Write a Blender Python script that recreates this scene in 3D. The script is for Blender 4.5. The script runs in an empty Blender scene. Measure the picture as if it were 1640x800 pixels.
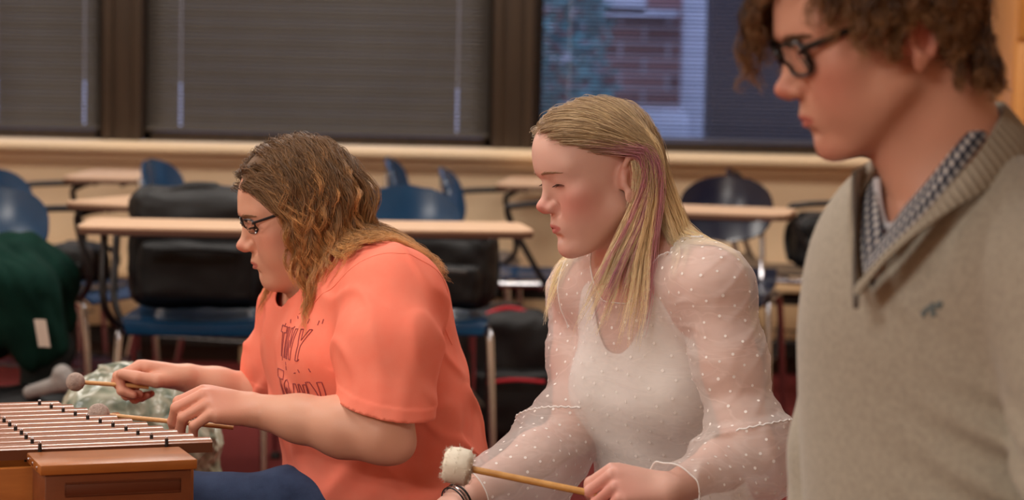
import bpy, bmesh, math, random
import numpy as np
from mathutils import Matrix, Vector
from mathutils.bvhtree import BVHTree

sc = bpy.context.scene
C = sc.collection
PI = math.pi
# ------------------------------------------------------------------ camera
FPX = 3872.0
PITCH = math.radians(4.87)
ROLL = math.radians(1.25)
EYE = Vector((0, 0, 1.22))
CAMR = Matrix.Rotation(PI / 2 - PITCH, 3, 'X') @ Matrix.Rotation(ROLL, 3, 'Z')


def P(px, py, D):
    """the point of the room seen at photo pixel px, py at depth D (metres along Y)"""
    v = CAMR @ Vector(((px - 820) / FPX, -(py - 400) / FPX, -1.0))
    return EYE + v * (D / v.y)


def make_camera():
    cd = bpy.data.cameras.new('camera')
    cd.lens = FPX / 1640 * 36
    cd.sensor_width = 36
    cd.clip_start = 0.1
    cd.clip_end = 60
    cd.dof.use_dof = True
    cd.dof.focus_distance = 3.62
    cd.dof.aperture_fstop = 4.6
    o = bpy.data.objects.new('camera', cd)
    o.matrix_world = Matrix.Translation(EYE) @ CAMR.to_4x4()
    C.objects.link(o)
    sc.camera = o


# ------------------------------------------------------------------ tagging
def tag(o, label=None, cat=None, group=None, kind=None):
    if label: o['label'] = label
    if cat: o['category'] = cat
    if group: o['group'] = group
    if kind: o['kind'] = kind
    return o


def empty(name, loc=(0, 0, 0), rz=0.0):
    o = bpy.data.objects.new(name, None)
    o.empty_display_size = 0.05
    o.location = loc
    o.rotation_euler = (0, 0, rz)
    C.objects.link(o)
    return o


def copy_tree(o, parent=None):
    c = o.copy()
    C.objects.link(c)
    if parent is not None:
        c.parent = parent
        c.matrix_parent_inverse = o.matrix_parent_inverse.copy()
    for ch in list(o.children):
        copy_tree(ch, c)
    return c


# ------------------------------------------------------------------ materials
def srgb(r, g, b):
    f = lambda c: (c / 255 / 12.92) if c / 255 <= 0.04045 else ((c / 255 + 0.055) / 1.055) ** 2.4
    return (f(r), f(g), f(b), 1)


def mat(name, col=(0.5, 0.5, 0.5, 1), rough=0.6, metal=0.0, spec=0.5, **kw):
    m = bpy.data.materials.new(name)
    m.use_nodes = True
    nt = m.node_tree
    b = nt.nodes['Principled BSDF']
    b.inputs['Base Color'].default_value = col
    b.inputs['Roughness'].default_value = rough
    b.inputs['Metallic'].default_value = metal
    b.inputs['Specular IOR Level'].default_value = spec
    for k, v in kw.items():
        b.inputs[k.replace('_', ' ')].default_value = v
    return m


def N(m, t, **kw):
    n = m.node_tree.nodes.new(t)
    for k, v in kw.items():
        if k.startswith('i_'):
            n.inputs[k[2:].replace('_', ' ')].default_value = v
        else:
            setattr(n, k, v)
    return n


def L(m, a, ao, b, bi):
    m.node_tree.links.new(a.outputs[ao], b.inputs[bi])


def noise_colour(m, c1, c2, scale=8.0, detail=6.0, stretch=(1, 1, 1), rough=0.6, lo=0.3, hi=0.7, bump=0.0, bscale=None, coord='Object', dist=0.001):
    """mottle a material between two colours and, if asked, roughen it"""
    b = m.node_tree.nodes['Principled BSDF']
    tc = N(m, 'ShaderNodeTexCoord')
    mp = N(m, 'ShaderNodeMapping')
    mp.inputs['Scale'].default_value = stretch
    L(m, tc, coord, mp, 'Vector')
    nz = N(m, 'ShaderNodeTexNoise')
    nz.inputs['Scale'].default_value = scale
    nz.inputs['Detail'].default_value = detail
    nz.inputs['Roughness'].default_value = rough
    L(m, mp, 'Vector', nz, 'Vector')
    cr = N(m, 'ShaderNodeValToRGB')
    cr.color_ramp.elements[0].color = c1
    cr.color_ramp.elements[0].position = lo
    cr.color_ramp.elements[1].color = c2
    cr.color_ramp.elements[1].position = hi
    L(m, nz, 'Fac', cr, 'Fac')
    L(m, cr, 'Color', b, 'Base Color')
    if bump:
        nb = nz
        if bscale:
            nb = N(m, 'ShaderNodeTexNoise')
            nb.inputs['Scale'].default_value = bscale
            nb.inputs['Detail'].default_value = 4
            L(m, mp, 'Vector', nb, 'Vector')
        bp = N(m, 'ShaderNodeBump')
        bp.inputs['Strength'].default_value = bump
        bp.inputs['Distance'].default_value = dist
        L(m, nb, 'Fac', bp, 'Height')
        L(m, bp, 'Normal', b, 'Normal')
    return m


def attr_colour(m, name='Col', bump=0.0, bscale=300.0, vary=0.0):
    b = m.node_tree.nodes['Principled BSDF']
    a = N(m, 'ShaderNodeAttribute')
    a.attribute_name = name
    L(m, a, 'Color', b, 'Base Color')
    if bump:
        tc = N(m, 'ShaderNodeTexCoord')
        nz = N(m, 'ShaderNodeTexNoise')
        nz.inputs['Scale'].default_value = bscale
        nz.inputs['Detail'].default_value = 3
        L(m, tc, 'Object', nz, 'Vector')
        bp = N(m, 'ShaderNodeBump')
        bp.inputs['Strength'].default_value = bump
        bp.inputs['Distance'].default_value = 0.001
        L(m, nz, 'Fac', bp, 'Height')
        L(m, bp, 'Normal', b, 'Normal')
    return m


# ------------------------------------------------------------------ mesh helpers
def link_mesh(name, verts, faces, mats, parent=None, smooth=True, mi=None, col=None, loc=None):
    me = bpy.data.meshes.new(name)
    V = np.asarray(verts, dtype=np.float32).reshape(-1, 3)
    if isinstance(faces, np.ndarray):
        nf, k = faces.shape
        me.vertices.add(len(V))
        me.vertices.foreach_set('co', V.ravel())
        me.loops.add(nf * k)
        me.loops.foreach_set('vertex_index', faces.astype(np.int32).ravel())
        me.polygons.add(nf)
        me.polygons.foreach_set('loop_start', np.arange(0, nf * k, k, dtype=np.int32))
        me.update(calc_edges=True)
    else:
        me.from_pydata([tuple(v) for v in V.tolist()], [], faces)
    if not isinstance(mats, (list, tuple)): mats = [mats]
    for m in mats: me.materials.append(m)
    if mi is not None:
        me.polygons.foreach_set('material_index', np.asarray(mi, dtype=np.int32))
    if smooth:
        me.polygons.foreach_set('use_smooth', np.ones(len(me.polygons), dtype=bool))
    if col is not None:
        a = me.attributes.new('Col', 'FLOAT_COLOR', 'POINT')
        cc = np.ones((len(V), 4), dtype=np.float32)
        cc[:, :3] = col[:, :3]
        a.data.foreach_set('color', cc.ravel())
    me.validate(verbose=False)
    o = bpy.data.objects.new(name, me)
    C.objects.link(o)
    if loc is not None: o.location = loc
    if parent is not None: o.parent = parent
    return o


class MB:
    """collects shapes; build() links them as one mesh object"""
    def __init__(s):
        s.v, s.f, s.m = [], [], []

    def add(s, V, F, m=0, M=None):
        n = len(s.v)
        for p in V:
            p = Vector(p)
            if M is not None: p = M @ p
            s.v.append((p.x, p.y, p.z))
        for f in F:
            s.f.append([i + n for i in f])
            s.m.append(m)
        return s

    def box(s, c, d, b=0.0, m=0, M=None, seg=2):
        bm = bmesh.new()
        bmesh.ops.create_cube(bm, size=1)
        for v in bm.verts:
            v.co = Vector((v.co.x * d[0] + c[0], v.co.y * d[1] + c[1], v.co.z * d[2] + c[2]))
        if b > 0:
            bmesh.ops.bevel(bm, geom=bm.edges[:], offset=min(b, min(d) * 0.49), segments=seg, profile=0.5, affect='EDGES')
        bm.verts.index_update()
        s.add([v.co[:] for v in bm.verts], [[v.index for v in f.verts] for f in bm.faces], m, M)
        bm.free()
        return s

    def tube(s, pts, r, n=10, m=0, M=None, smooth=0, cap=True, closed=False, flat=1.0, up=None):
        pts = [Vector(p) for p in pts]
        if smooth: pts = catmull(pts, smooth, closed)
        k = len(pts)
        rr = r if isinstance(r, (list, tuple)) else None
        rad = lambda i: (r if rr is None else rr[0] + (rr[1] - rr[0]) * i / max(1, k - 1)) if rr is None or len(rr) == 2 else rr[min(len(rr) - 1, int(i * len(rr) / k))]
        V, F = [], []
        t0 = (pts[1] - pts[0]).normalized()
        a = Vector(up) if up is not None else (Vector((0, 0, 1)) if abs(t0.z) < 0.9 else Vector((1, 0, 0)))
        a = (a - t0 * a.dot(t0)).normalized()
        for i, p in enumerate(pts):
            if closed: t = (pts[(i + 1) % k] - pts[i - 1]).normalized()
            elif i == 0: t = t0
            elif i == k - 1: t = (pts[-1] - pts[-2]).normalized()
            else: t = (pts[i + 1] - pts[i - 1]).normalized()
            a = (a - t * a.dot(t))
            a = a.normalized() if a.length > 1e-6 else t.orthogonal().normalized()
            b = t.cross(a)
            R = rad(i)
            for j in range(n):
                w = 2 * PI * j / n
                V.append(p + a * math.cos(w) * R * flat + b * math.sin(w) * R)
        for i in range(k - (0 if closed else 1)):
            for j in range(n):
                q = (i + 1) % k
                F.append([i * n + j, i * n + (j + 1) % n, q * n + (j + 1) % n, q * n + j])
        if cap and not closed:
            F.append(list(range(n))[::-1])
            F.append([(k - 1) * n + j for j in range(n)])
        s.add(V, F, m, M)
        return s

    def lathe(s, prof, n=24, m=0, M=None):
        V, F = [], []
        for (r, z) in prof:
            for j in range(n):
                w = 2 * PI * j / n
                V.append((r * math.cos(w), r * math.sin(w), z))
        for i in range(len(prof) - 1):
            for j in range(n):
                F.append([i * n + j, i * n + (j + 1) % n, (i + 1) * n + (j + 1) % n, (i + 1) * n + j])
        F.append(list(range(n))[::-1])
        F.append([(len(prof) - 1) * n + j for j in range(n)])
        s.add(V, F, m, M)
        return s

    def sheet(s, fn, nu, nv, th=0.004, m=0, M=None):
        """a curved board: fn(u, v) gives the middle surface for u, v in 0..1; th its thickness"""
        G = [[Vector(fn(i / nu, j / nv)) for j in range(nv + 1)] for i in range(nu + 1)]
        V, F = [], []
        nn = []
        for i in range(nu + 1):
            for j in range(nv + 1):
                du = G[min(i + 1, nu)][j] - G[max(i - 1, 0)][j]
                dv = G[i][min(j + 1, nv)] - G[i][max(j - 1, 0)]
                q = du.cross(dv)
                nn.append(q.normalized() if q.length > 1e-9 else Vector((0, 0, 1)))
        w = nv + 1
        for sg in (1, -1):
            for i in range(nu + 1):
                for j in range(nv + 1):
                    V.append(G[i][j] + nn[i * w + j] * th / 2 * sg)
        o = (nu + 1) * w
        for i in range(nu):
            for j in range(nv):
                a, b, c, d = i * w + j, (i + 1) * w + j, (i + 1) * w + j + 1, i * w + j + 1
                F.append([a, b, c, d])
                F.append([o + d, o + c, o + b, o + a])
        for i in range(nu):
            F.append([i * w, o + i * w, o + (i + 1) * w, (i + 1) * w])
            F.append([(i + 1) * w + nv, o + (i + 1) * w + nv, o + i * w + nv, i * w + nv])
        for j in range(nv):
            F.append([j + 1, o + j + 1, o + j, j])
            F.append([nu * w + j, o + nu * w + j, o + nu * w + j + 1, nu * w + j + 1])
        s.add(V, F, m, M)
        return s

    def build(s, name, mats, parent=None, smooth=True, angle=40, loc=None, bevel=0):
        o = link_mesh(name, s.v, s.f, mats, parent, smooth=smooth, mi=s.m, loc=loc)
        me = o.data
        if smooth:
            ang = math.radians(angle)
            bm = bmesh.new()
            bm.from_mesh(me)
            for e in bm.edges:
                e.smooth = not (len(e.link_faces) == 2 and e.calc_face_angle(0) > ang)
            bm.to_mesh(me)
            bm.free()
        return o


def catmull(pts, n, closed=False):
    out = []
    k = len(pts)
    rng = range(k if closed else k - 1)
    for i in rng:
        g = (lambda j: pts[j % k]) if closed else (lambda j: pts[max(0, min(k - 1, j))])
        p0, p1, p2, p3 = g(i - 1), g(i), g(i + 1), g(i + 2)
        for q in range(n):
            t = q / n
            out.append(0.5 * ((2 * p1) + (p2 - p0) * t + (2 * p0 - 5 * p1 + 4 * p2 - p3) * t * t + (3 * p1 - p0 - 3 * p2 + p3) * t ** 3))
    if not closed: out.append(pts[-1])
    return out


# ------------------------------------------------------------------ solid modelling by distance fields
def A3(v): return np.array([v[0], v[1], v[2]], dtype=np.float64)


class Prim:
    # op '+' joins, '-' carves, '&' cuts; k is the blend width
    def __init__(s, op, typ, a, b, ra, rb, k, T):
        s.op, s.typ, s.k = op, typ, k
        T = Matrix(T) if T is not None else Matrix.Identity(4)
        s.sc = T.to_scale()[0]
        s.k = k * s.sc
        if typ == 'E':           # a centre, b radii, ra rotation (3x3 or None)
            R = np.array(ra) if ra is not None else np.eye(3)
            Tm = np.array(T.to_3x3()) / s.sc
            s.c = np.array(T @ Vector(a))
            s.r = A3(b) * s.sc
            s.R = (Tm @ R).T
            s.bc, s.br = s.c, float(max(s.r))
        else:                    # round cone from a to b with radii ra, rb
            s.a = np.array(T @ Vector(a))
            s.b = np.array(T @ Vector(b))
            s.ra, s.rb = ra * s.sc, rb * s.sc
            s.bc = (s.a + s.b) / 2
            s.br = float(np.linalg.norm(s.b - s.a) / 2 + max(s.ra, s.rb))

    def d(s, X):
        if s.typ == 'E':
            q = (X - s.c.astype(X.dtype)) @ s.R.T.astype(X.dtype)
            r = s.r.astype(X.dtype)
            k0 = np.sqrt(((q / r) ** 2).sum(-1)) + 1e-9
            k1 = np.sqrt(((q / (r * r)) ** 2).sum(-1)) + 1e-9
            return k0 * (k0 - 1) / k1
        a, b = s.a.astype(X.dtype), s.b.astype(X.dtype)
        ab = b - a
        t = np.clip(((X - a) @ ab) / max(1e-9, float(ab @ ab)), 0, 1)
        return np.sqrt(((X - a - t[..., None] * ab) ** 2).sum(-1)) - (s.ra + (s.rb - s.ra) * t)

    def apply(s, D, X):
        d = s.d(X)
        k = s.k
        if s.op == '+':
            if k <= 0: return np.minimum(D, d)
            h = np.maximum(k - np.abs(D - d), 0) / k
            return np.minimum(D, d) - h * h * k * 0.25
        d = -d if s.op == '-' else d
        if k <= 0: return np.maximum(D, d)
        h = np.maximum(k - np.abs(D - d), 0) / k
        return np.maximum(D, d) + h * h * k * 0.25


class Body(list):
    """a list of Prims with the shorthand to add to it"""
    def __init__(s, T=None):
        super().__init__()
        s.T = T

    def E(s, c, r, k=0.02, op='+', R=None, T=None):
        if isinstance(r, (int, float)): r = (r, r, r)
        s.append(Prim(op, 'E', c, r, R, None, k, s.T if T is None else T))
        return s

    def C(s, a, b, ra, rb=None, k=0.02, op='+', T=None):
        s.append(Prim(op, 'C', a, b, ra, ra if rb is None else rb, k, s.T if T is None else T))
        return s

    def chain(s, pts, rs, k=0.02, T=None):
        for i in range(len(pts) - 1):
            s.C(pts[i], pts[i + 1], rs[i], rs[i + 1], k, T=T)
        return s


def sdf_eval(prims, X):
    D = np.full(X.shape[:-1], 1e3, dtype=X.dtype)
    for p in prims: D = p.apply(D, X)
    return D


def sdf_grad(prims, X, e=0.002, f=None):
    f = f or (lambda q: sdf_eval(prims, q))
    g = np.stack([f(X + np.array(d) * e) - f(X - np.array(d) * e) for d in ((1, 0, 0), (0, 1, 0), (0, 0, 1))], -1)
    return g / (np.linalg.norm(g, axis=-1, keepdims=True) + 1e-9)


def sdf_mesh(prims, h, disp=None, dmax=0.01, relax=1):
    """marches the field into quads (surface nets over sparse blocks); returns vertices and faces"""
    B = 12
    pos = [p for p in prims if p.op == '+']
    lo = np.min([p.bc - p.br for p in pos], 0) - 0.03
    hi = np.max([p.bc + p.br for p in pos], 0) + 0.03
    bs = B * h
    nb = np.ceil((hi - lo) / bs).astype(int)
    gx = np.stack(np.meshgrid(*[np.arange(n) for n in nb], indexing='ij'), -1).reshape(-1, 3)
    cen = lo + (gx + 0.5) * bs
    dc = sdf_eval(prims, cen)
    rad = bs * 0.87
    keep = np.abs(dc) < rad * 1.35 + dmax + 0.004
    gx, cen = gx[keep], cen[keep]
    n1 = B + 1
    off = np.stack(np.meshgrid(*[np.arange(n1)] * 3, indexing='ij'), -1).reshape(-1, 3) * h
    X = ((lo + gx * bs)[:, None, :] + off[None]).astype(np.float32)
    D = np.full(X.shape[:2], 1e3, dtype=np.float32)
    for p in prims:
        near = np.linalg.norm(cen - p.bc, axis=1) < p.br + rad + p.k + dmax + 0.02
        if near.any():
            D[near] = p.apply(D[near], X[near])
    if disp is not None:
        for i in range(0, len(X), 400):
            D[i:i + 400] -= disp(X[i:i + 400]).astype(np.float32)
    G = D.reshape(-1, n1, n1, n1)
    G = np.where(np.abs(G) < 1e-7, 1e-7, G)
    S = G < 0
    Xg = X.reshape(-1, n1, n1, n1, 3)
    cnt = np.zeros((len(G), B, B, B), dtype=np.int8)
    corners = [(i, j, k) for i in (0, 1) for j in (0, 1) for k in (0, 1)]
    for (i, j, k) in corners: cnt += S[:, i:i + B, j:j + B, k:k + B]
    act = (cnt > 0) & (cnt < 8)
    bi, ci, cj, ck = np.nonzero(act)
    base = np.stack([ci, cj, ck], -1)
    pos_sum = np.zeros((len(bi), 3), dtype=np.float64)
    num = np.zeros(len(bi))
    for (i, j, k) in corners:
        for ax in range(3):
            if (i, j, k)[ax]: continue
            i2, j2, k2 = [(i, j, k)[q] + (q == ax) for q in range(3)]
            d0 = G[bi, ci + i, cj + j, ck + k]
            d1 = G[bi, ci + i2, cj + j2, ck + k2]
            cr = (d0 < 0) != (d1 < 0)
            t = np.where(cr, d0 / np.where(cr, d0 - d1, 1), 0)
            q = Xg[bi, ci + i, cj + j, ck + k].astype(np.float64)
            q[:, ax] += t * h
            pos_sum += q * cr[:, None]
            num += cr
    V = pos_sum / num[:, None]
    Ntot = (nb + 2) * B
    key3 = lambda c: (c[..., 0].astype(np.int64) * Ntot[1] + c[..., 1]) * Ntot[2] + c[..., 2]
    gcell = gx[bi] * B + base
    keys = key3(gcell)
    order = np.argsort(keys)
    sk = keys[order]
    F = []
    for ax in range(3):
        sl = [slice(0, B)] * 3
        s1 = list(sl)
        s1[ax] = slice(1, B + 1)
        S0, S1 = S[:, sl[0], sl[1], sl[2]], S[:, s1[0], s1[1], s1[2]]
        eb, ei, ej, ek = np.nonzero(S0 != S1)
        flip = S0[eb, ei, ej, ek]
        cc = gx[eb] * B + np.stack([ei, ej, ek], -1)
        u, w = [(1, 2), (2, 0), (0, 1)][ax]
        quad = []
        ok = np.ones(len(cc), bool)
        for (du, dw) in ((-1, -1), (0, -1), (0, 0), (-1, 0)):
            q = cc.copy()
            q[:, u] += du
            q[:, w] += dw
            kk = key3(q)
            ix = np.clip(np.searchsorted(sk, kk), 0, len(sk) - 1)
            ok &= sk[ix] == kk
            quad.append(order[ix])
        Q = np.stack(quad, -1)
        Q = np.where(flip[:, None], Q, Q[:, ::-1])
        F.append(Q[ok])
    F = np.concatenate(F)
    for _ in range(relax):
        V = smooth_verts(V, F, 0.5)
    return V, F


def smooth_verts(V, F, w):
    s = np.zeros_like(V)
    n = np.zeros(len(V))
    for i in range(4):
        j = (i + 1) % 4
        for a, b in ((F[:, i], F[:, j]), (F[:, j], F[:, i])):
            for ax in range(3):
                s[:, ax] += np.bincount(a, weights=V[b, ax], minlength=len(V))
            n += np.bincount(a, minlength=len(V))
    n[n == 0] = 1
    return V * (1 - w) + s / n[:, None] * w


def main_piece(V, F):
    """drop stray islands, keep the one large piece"""
    lab = np.arange(len(V))
    for _ in range(60):
        m = np.repeat(lab[F].min(1), 4)
        new = lab.copy()
        np.minimum.at(new, lab[F].ravel(), m)
        new = new[new[new]]
        if (new == lab).all(): break
        lab = new
    big = np.argmax(np.bincount(lab))
    keep = lab == big
    mp = -np.ones(len(V), int)
    mp[keep] = np.arange(keep.sum())
    return V[keep], mp[F[keep[F].all(1)]]


def trim_mesh(V, F, cut, snap=True):
    """keep the part of a mesh where cut(points) > 0; its edge is pulled onto the cut line"""
    c = cut(V)
    kf = (c[F] > 0).all(1)
    F2 = F[kf]
    used = np.zeros(len(V), bool)
    used[F2.ravel()] = True
    if snap:
        # border vertices = vertices of kept faces that also belong to dropped faces
        bd = np.zeros(len(V), bool)
        bd[F[~kf].ravel()] = True
        bd &= used
        idx = np.nonzero(bd)[0]
        X = V[idx].copy()
        for _ in range(2):
            e = 0.001
            cv = cut(X)
            g = np.stack([(cut(X + np.array(d) * e) - cv) / e for d in ((1, 0, 0), (0, 1, 0), (0, 0, 1))], -1)
            gg = (g ** 2).sum(-1) + 1e-9
            st = -(cv / gg)[:, None] * g
            ln = np.linalg.norm(st, axis=1, keepdims=True) + 1e-12
            st *= np.minimum(1, 0.004 / ln)
            X += st
        V = V.copy()
        V[idx] = X
    mp = -np.ones(len(V), int)
    mp[used] = np.arange(used.sum())
    return V[used], mp[F2]


def vnormals(V, F):
    n = np.cross(V[F[:, 2]] - V[F[:, 0]], V[F[:, 3]] - V[F[:, 1]])
    out = np.zeros_like(V)
    for i in range(F.shape[1]):
        for ax in range(3):
            out[:, ax] += np.bincount(F[:, i], weights=n[:, ax], minlength=len(V))
    return out / (np.linalg.norm(out, axis=1, keepdims=True) + 1e-12)


def wob(X, seed, freq, n=6, axis=None, spread=1.0):
    """smooth pseudo-noise in -1..1; axis stretches it into folds across that axis"""
    r = np.random.RandomState(seed)
    o = np.zeros(X.shape[:-1], dtype=np.float32)
    for i in range(n):
        k = r.normal(size=3)
        if axis is not None: k = A3(axis) * r.choice([-1, 1]) + k * 0.35 * spread
        k = k / np.linalg.norm(k) * freq * r.uniform(0.6, 1.5)
        o += np.sin(X @ k.astype(np.float32) * 2 * PI + r.uniform(0, 6.28) + 0.8 * np.sin(X @ np.roll(k, 1).astype(np.float32) * 2.1 + i))
    return o / n * 1.6


def ridge(X, seed, freq, axis=None, p=3.0, n=5):
    """narrow raised creases"""
    return np.exp(-(wob(X, seed, freq, n=n, axis=axis) * p / 1.1) ** 2)


def sstep(x, a, b):
    t = np.clip((x - a) / (b - a), 0, 1)
    return t * t * (3 - 2 * t)


def frame(origin, yaw=0.0, pitch=0.0, roll=0.0, s=1.0):
    """x forward, y to the person's left, z up; yaw 0 faces -X (to the photo's left), positive turns towards the camera"""
    M = Matrix.Rotation(PI + math.radians(yaw), 4, 'Z') @ Matrix.Rotation(math.radians(pitch), 4, 'Y') @ Matrix.Rotation(math.radians(roll), 4, 'X')
    return Matrix.Translation(origin) @ M @ Matrix.Scale(s, 4)


# ------------------------------------------------------------------ hair
def strands_mesh(name, paths, r0, cols, m, parent, taper=0.35, nside=3):
    """paths: (n, k, 3); cols: (n, k, 3). Every strand is a thin closed-off tube; all in one mesh"""
    n, k, _ = paths.shape
    t = np.gradient(paths, axis=1)
    t /= np.linalg.norm(t, axis=2, keepdims=True) + 1e-9
    ref = np.zeros_like(t)
    ref[..., 1] = 1
    a = np.cross(t, ref)
    la = np.linalg.norm(a, axis=2, keepdims=True)
    a = np.where(la < 1e-3, np.array([1.0, 0, 0]), a / (la + 1e-9))
    b = np.cross(t, a)
    s = np.linspace(0, 1, k)
    rad = (r0 if np.ndim(r0) else np.full(n, r0))[:, None] * (1 - (1 - taper) * s ** 3)[None]
    vs = []
    for j in range(nside):
        w = 2 * PI * j / nside
        vs.append(paths + (a * math.cos(w) + b * math.sin(w)) * rad[..., None])
    V = np.stack(vs, 2).reshape(-1, 3)
    idx = np.arange(n * k * nside).reshape(n, k, nside)
    F = []
    for j in range(nside):
        j2 = (j + 1) % nside
        F.append(np.stack([idx[:, :-1, j], idx[:, :-1, j2], idx[:, 1:, j2], idx[:, 1:, j]], -1).reshape(-1, 4))
    F = np.concatenate(F)
    col = np.repeat(cols[:, :, None, :], nside, 2).reshape(-1, 3)
    return link_mesh(name, V, F, m, parent, smooth=True, col=col)


def grow(roots, dirs, steps, seg, coll, grav, stiff, pad=0.004, curl=0.0, cfreq=10.0, seed=1, pull=None, lens=None, gfun=None):
    """grow strands from roots: each goes on in its direction, sinks under gravity, slides over the colliding body"""
    r = np.random.RandomState(seed)
    n = len(roots)
    p = roots.copy()
    d = dirs.copy()
    ph = r.uniform(0, 6.28, n)
    fq = cfreq * r.uniform(0.7, 1.3, n)
    out = [p.copy()]
    ln = np.ones(n) if lens is None else lens
    for i in range(steps):
        s = i / steps
        g = np.array(grav)[None] if gfun is None else gfun(p, s)
        d = d * stiff + g * (1 - stiff)
        if pull is not None: d = d + pull(p, s)
        if curl:
            w = curl * (0.15 + 1.2 * s)
            d = d + np.stack([np.cos(fq * s * 6.28 + ph), np.sin(fq * s * 6.28 + ph * 1.7), 0.3 * np.cos(fq * s * 6.28 + ph)], -1) * w
        d /= np.linalg.norm(d, axis=1, keepdims=True) + 1e-9
        p = p + d * seg * ln[:, None]
        D = sdf_eval(coll, p)
        ins = D < pad
        if ins.any():
            gr = sdf_grad(coll, p[ins])
            p[ins] += gr * (pad - D[ins])[:, None]
            dn = (d[ins] * gr).sum(1, keepdims=True)
            d[ins] -= gr * np.minimum(dn, 0)
        out.append(p.copy())
    return np.stack(out, 1)


def clump(guides, per, spread, seed, tip=0.5, rough=0.002, push=None):
    r = np.random.RandomState(seed)
    n, k, _ = guides.shape
    g = np.repeat(guides, per, 0)
    o = r.normal(size=(n * per, 1, 3)) * spread
    s = np.linspace(0, 1, k)[None, :, None]
    prof = 1 - (1 - tip) * s
    ph = r.uniform(0, 6.28, (n * per, 1, 3))
    fr = r.uniform(1.0, 3.5, (n * per, 1, 3))
    w = np.sin(fr * s * 6.28 + ph) * rough * (0.3 + s)
    # the strands of one clump have unlike lengths
    ln = r.uniform(0.72, 1.0, (n * per, 1))
    tt = np.linspace(0, 1, k)[None] * ln * (k - 1)
    i0 = np.clip(tt.astype(int), 0, k - 2)
    fr2 = (tt - i0)[..., None]
    rows = np.arange(n * per)[:, None]
    g2 = g[rows, i0] * (1 - fr2) + g[rows, i0 + 1] * fr2
    return g2 + o * prof + w


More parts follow.
